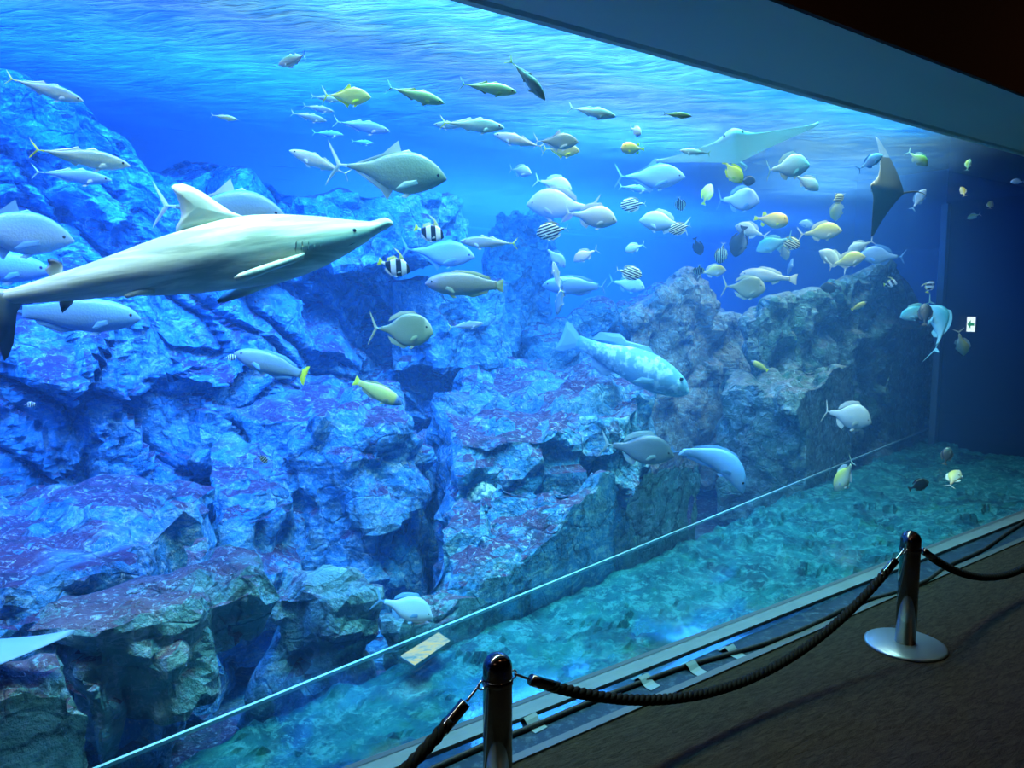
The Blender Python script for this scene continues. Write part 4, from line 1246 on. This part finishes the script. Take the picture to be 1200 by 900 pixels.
def ray_fish(label, px, py, n, half_px, ang_span, pitch, back, belly, flap=.1, tail=1.1, thin=.1, flap2=None):
    """span runs along the picture at ang_span; pitch turns the disc about its span (0 = edge-on)"""
    P = on_n(px, py, n)
    if P.z > 2.36:
        P = on_z(px, py, 2.36)
    v = (P - CAM).normalized(); r = v.cross(Z).normalized(); u = r.cross(v).normalized()
    a = math.radians(ang_span)
    span = r * math.cos(a) + u * math.sin(a)
    perp = span.cross(v) * -1            # up in the picture
    if perp.dot(u) < 0:
        perp = -perp
    q = math.radians(pitch)
    head = -v * math.cos(q) - perp * math.sin(q)
    y = span
    up = head.cross(y)
    if up.dot(perp) < 0:
        y = -span
        up = head.cross(y)
    L = half_px / F_PX * (P - CAM).dot(FWD)
    root = thing('ray', label, 'ray', group='rays')
    m = M('ray_skin')
    nz = m.n('ShaderNodeSeparateXYZ', ins={0: m.n('ShaderNodeVectorTransform', vector_type='NORMAL', convert_from='WORLD', convert_to='OBJECT', ins={0: m.n('ShaderNodeNewGeometry').outputs['Normal']}).outputs[0]}).outputs[2]
    f = m.n('ShaderNodeMapRange', ins={0: nz, 1: -.15, 2: .15, 3: 0.0, 4: 1.0})
    c = m.mix(f.outputs[0], belly, back)
    c = m.mix(m.math('MULTIPLY', m.noise(5, 4, .6, m.objco()), .35), c, tuple(k_ * .6 for k_ in belly))
    sd = m.bsdf(c, .45)
    tl_ = m.n('ShaderNodeBsdfTranslucent', ins={'Color': c})
    mx_ = m.n('ShaderNodeMixShader', ins={0: thin})
    m.nt.links.new(sd, mx_.inputs[1]); m.nt.links.new(tl_.outputs[0], mx_.inputs[2])
    mat = m.done(mx_.outputs[0])
    bm_obj('body', ray_mesh('ray', flap, flap2), mat, root, smooth=True)
    # whip tail
    b = bmesh.new(); prev = None
    for i in range(24):
        t = i / 23
        rr = .022 * (1 - t) + .003
        c_ = Vector((-.42 - tail * t, .10 * math.sin(t * 2.4), .01 + .08 * t * t))
        ring = [b.verts.new(c_ + Vector((0, math.cos(k_ * math.pi / 4), math.sin(k_ * math.pi / 4))) * rr) for k_ in range(8)]
        if prev:
            for j in range(8):
                b.faces.new((prev[j], prev[(j + 1) % 8], ring[(j + 1) % 8], ring[j]))
        else:
            b.faces.new(ring)
        prev = ring
    b.faces.new(prev[::-1])
    bm_obj('tail', b, mat, root, smooth=True)
    for sg in (1, -1):
        b = bmesh.new(); bmesh.ops.create_icosphere(b, subdivisions=2, radius=.022)
        o = bm_obj('eye', b, EYE_M, root, smooth=True); o.location = (.34, sg * .10, .03)
    root.matrix_world = Matrix.Translation(P) @ Matrix((head, y, up)).transposed().to_4x4() @ Matrix.Scale(L, 4)
    return root


ray_fish('large pale ray with a white-edged wing gliding below the bright ripples', 862, 174, 4.5, 94, 10, -25, (.30, .52, .66), (.62, .84, .92), flap=.14, tail=.5, thin=.35)
ray_fish('dark ray with one wing raised like a sail, right of the shoal', 1040, 222, 4.1, 56, 72, -48, (.55, .60, .52), (.07, .085, .06), flap=1.1, flap2=.10, tail=.7)
ray_fish('pale blue ray wing reaching in at the lower left edge', -68, 778, 2.75, 138, -5, 30, (.22, .46, .80), (.10, .20, .30), flap=.02, tail=.9)
# ================================================================ visitor side: posts, ropes, cable, tape, sign
def lathe(prof, segs=40, bm=None, off=(0, 0, 0)):
    bm = bm or bmesh.new()
    rings = []
    for r, z in prof:
        rings.append([bm.verts.new((off[0] + r * math.cos(2 * math.pi * i / segs), off[1] + r * math.sin(2 * math.pi * i / segs), off[2] + z)) for i in range(segs)])
    for a, b in zip(rings, rings[1:]):
        for i in range(segs):
            bm.faces.new((a[i], a[(i + 1) % segs], b[(i + 1) % segs], b[i]))
    bm.faces.new(rings[0][::-1]); bm.faces.new(rings[-1])
    return bm


def tube(path, r, segs=10, bm=None, closed=False):
    bm = bm or bmesh.new()
    rings = []
    n = len(path)
    for i, p in enumerate(path):
        t = (path[min(i + 1, n - 1)] - path[max(i - 1, 0)]).normalized()
        a = t.cross(Z) if abs(t.z) < .95 else t.cross(RIGHT)
        a.normalize(); b = a.cross(t)
        rr = r(i / (n - 1)) if callable(r) else r
        rings.append([bm.verts.new(p + (a * math.cos(2 * math.pi * k / segs) + b * math.sin(2 * math.pi * k / segs)) * rr) for k in range(segs)])
    for a, b in zip(rings, rings[1:]):
        for i in range(segs):
            bm.faces.new((a[i], a[(i + 1) % segs], b[(i + 1) % segs], b[i]))
    bm.faces.new(rings[0][::-1]); bm.faces.new(rings[-1])
    return bm


CHROME = simple('dark_chrome', (.16, .15, .15), .10, 1.0)
PLATE = simple('polished_base', (.26, .34, .38), .32, .7)
BRIGHT = simple('bright_chrome', (.75, .72, .68), .12, 1.0)
rp = M('rope')
rp = rp.done(rp.bsdf((.005, .005, .006), .75, spec=.15))
POST_H, POST_R = .52, .042


def post_at(x, y, label):
    t = thing('barrier_post', label, 'barrier post', (x, y, 0), 'rope barrier posts')
    bm_obj('base', lathe([(.165, 0), (.167, .004), (.166, .010), (.158, .014), (.06, .017), (.043, .018)], 64), PLATE, t, smooth=True)
    prof = [(POST_R, .016), (POST_R, POST_H - .042)] + [(POST_R * math.cos(a), POST_H - .042 + .042 * math.sin(a)) for a in [math.radians(q) for q in range(10, 88, 11)]] + [(.001, POST_H)]
    bm_obj('post', lathe(prof, 48), CHROME, t, smooth=True)
    col_ = bm_obj('collar', lathe([(POST_R + .0005, .43), (POST_R + .003, .432), (POST_R + .003, .446), (POST_R + .0005, .448)], 48), CHROME, t, smooth=True)
    for sg in (1, -1):
        c = Vector((sg * S.x * (POST_R + .012), sg * S.y * (POST_R + .012), .44))
        pts = [c + (Vector((S.x, S.y, 0)) * math.cos(q) + Z * math.sin(q)) * .012 for q in np.linspace(0, 2 * math.pi, 17)]
        bm_obj('hook_ring', tube(pts, .003, 8), BRIGHT, col_, smooth=True)
    return t


p1 = on_z(583, 765, POST_H)
p2 = on_z(1068, 622, POST_H)
post_at(p1.x, p1.y, 'dark chrome barrier post cut by the bottom edge, nearest one')
post_at(p2.x, p2.y, 'dark chrome barrier post on a round polished base at the right')
d12 = Vector((p2.x - p1.x, p2.y - p1.y, 0)); p0 = Vector((p1.x, p1.y, 0)) - d12 * .80
p3 = Vector((p2.x, p2.y, 0)) + d12 * .95
post_at(p0.x, p0.y, 'dark chrome barrier post just outside the lower edge at the left')
post_at(p3.x, p3.y, 'dark chrome barrier post beyond the right edge of the picture')


def rope_between(A, B, sag, label):
    A, B = Vector((A.x, A.y, 0)), Vector((B.x, B.y, 0))
    d = (B - A).normalized()
    a, b = A + d * (POST_R + .024) + Z * .437, B - d * (POST_R + .024) + Z * .437
    L = (b - a).length
    def at(t):
        return a + (b - a) * t - Z * sag * 4 * t * (1 - t)
    t = thing('rope', label, 'rope', at(.5), 'barrier ropes')
    o0 = at(.5)
    # three twisted strands
    n = 260
    for s_ in range(3):
        pts = []
        for i in range(n):
            q = .055 + .89 * i / (n - 1)
            c = at(q); tn = (at(q + .001) - at(q - .001)).normalized()
            u = tn.cross(Z).normalized(); w_ = u.cross(tn)
            an = q * L / .075 * 2 * math.pi + s_ * 2.094
            pts.append(c + (u * math.cos(an) + w_ * math.sin(an)) * .0085 - o0)
        bm_obj('strand', tube(pts, .0105, 8), rp, t, smooth=True)
    for e0, e1 in ((.025, .075), (.975, .925)):
        pts = [at(e0 + (e1 - e0) * k / 5) - o0 for k in range(6)]
        cap_ = bm_obj('end_cap', tube(pts, .017, 14), CHROME, t, smooth=True)
        pts = [at(-.004 + (e0 + .002) * k / 5) - o0 if e0 < .5 else at(1.004 - (1.002 - e0) * k / 5) - o0 for k in range(6)]
        bm_obj('hook', tube(pts, .0042, 8), BRIGHT, cap_, smooth=True)
    return t


rope_between(p1, p2, .30, 'black twisted rope sagging between the two barrier posts')
rope_between(p0, p1, .34, 'black twisted rope running to the lower left from the nearest post')
rope_between(p2, p3, .30, 'black twisted rope leaving the right post towards the right edge')

# cable lying along the foot of the window
pts = []
cab = [(470, 915), (500, 898), (560, 871), (600, 855), (640, 839), (690, 818), (750, 795), (800, 777), (850, 763), (895, 750), (940, 733), (970, 719), (1005, 703), (1050, 690), (1085, 677), (1110, 660), (1150, 642), (1180, 622), (1215, 600)]
base = [on_z(x, y, .030) for x, y in cab]
for i in range(len(base) - 1):
    p_, q_ = base[i], base[i + 1]
    p_m, q_n = base[max(i - 1, 0)], base[min(i + 2, len(base) - 1)]
    for k in range(10):
        t = k / 10
        c = .5 * ((2 * p_) + (q_ - p_m) * t + (2 * p_m - 5 * p_ + 4 * q_ - q_n) * t * t + (3 * p_ - 3 * q_ + q_n - p_m) * t ** 3)
        c.z = .013 if c.dot(N) < SILL1 - .04 else .031
        pts.append(c)
tag(bm_obj('cable', tube(pts, .0095, 10), simple('cable_black', (.008, .008, .010), .6), smooth=True), 'black cable running along the sill under the window', 'cable')
tape_m = simple('tape', (.17, .25, .28), .5)
def tape(px, py, label):
    c = on_z(px, py, .006)
    s0, n0 = c.dot(S), c.dot(N)
    bm = bmesh.new()
    rows = []
    for i in range(9):
        q = -.055 + .11 * i / 8
        hz = .0045 + .026 * math.exp(-((q - .012) / .020) ** 2)
        rows.append([W(s0 - .030, n0 + q, hz), W(s0 + .030, n0 + q + .006, hz)])
    for a, b in zip(rows, rows[1:]):
        lo = [a[0], a[1], b[1], b[0]]
        bmv = [bm.verts.new(p_) for p_ in lo] + [bm.verts.new(p_ + Z * .0015) for p_ in lo]
        for f in ((0, 1, 2, 3), (4, 5, 6, 7), (0, 1, 5, 4), (2, 3, 7, 6), (0, 3, 7, 4), (1, 2, 6, 5)):
            bm.faces.new([bmv[k] for k in f])
    bmesh.ops.remove_doubles(bm, verts=bm.verts, dist=1e-5)
    tag(bm_obj('tape', bm, tape_m), label, 'tape', 'tape strips holding the cable')
tape(624, 848, 'pale tape strip over the cable just right of the nearest post')
tape(757, 800, 'pale tape strip over the cable near the middle of the sagging rope')
tape(812, 784, 'pale tape strip over the cable, third from the nearest post')
tape(858, 765, 'pale tape strip over the cable, farthest of the four pieces')

# lit green-arrow sign beyond the end wall
def exit_sign():
    ce = on_n(1138, 380, 2.62)
    s_face = ce.dot(S)
    n0, z0 = 2.62, ce.z
    s_face = 8.97
    d = ray(1138, 380)
    t_ = s_face / d.dot(S)
    ce = CAM + d * t_
    n0, z0 = ce.dot(N), ce.z
    w_, h_ = .042, .080
    t = thing('exit_sign', 'small lit white sign with a green left arrow on the dark end wall', 'sign', W(s_face, n0, z0))
    o = ce
    def panel(nm, n_a, n_b, z_a, z_b, s_a, s_b, mat, par):
        return bm_obj(nm, box_rel(s_a, s_b, n_a, n_b, z_a, z_b), mat, par)
    def box_rel(s0, s1, na, nb, za, zb):
        bm = box_snz(s0, s1, na, nb, za, zb)
        return bm
    hous = panel('housing', -w_ - .008, w_ + .008, -h_ - .008, h_ + .008, 0, .028, simple('sign_housing', (.10, .12, .14), .5), t)
    lit = M('sign_face')
    e = lit.n('ShaderNodeEmission', ins={'Color': (.92, 1.0, .96, 1), 'Strength': 1.6})
    face = panel('panel', -w_, w_, -h_, h_, -.004, 0, lit.done(e.outputs[0]), t)
    gm_ = M('sign_green')
    e = gm_.n('ShaderNodeEmission', ins={'Color': (.02, .34, .10, 1), 'Strength': 1.0})
    gmat = gm_.done(e.outputs[0])
    # arrow pointing to the left as seen from the window (towards larger n)
    ax = [(.036, 0), (.002, .046), (.002, .016), (-.034, .016), (-.034, -.016), (.002, -.016), (.002, -.046)]
    lo = [W(-.004, a, b) for a, b in ax]; hi = [W(-.009, a, b) for a, b in ax]
    bm_obj('arrow', prism(lo, hi), gmat, t)
exit_sign()
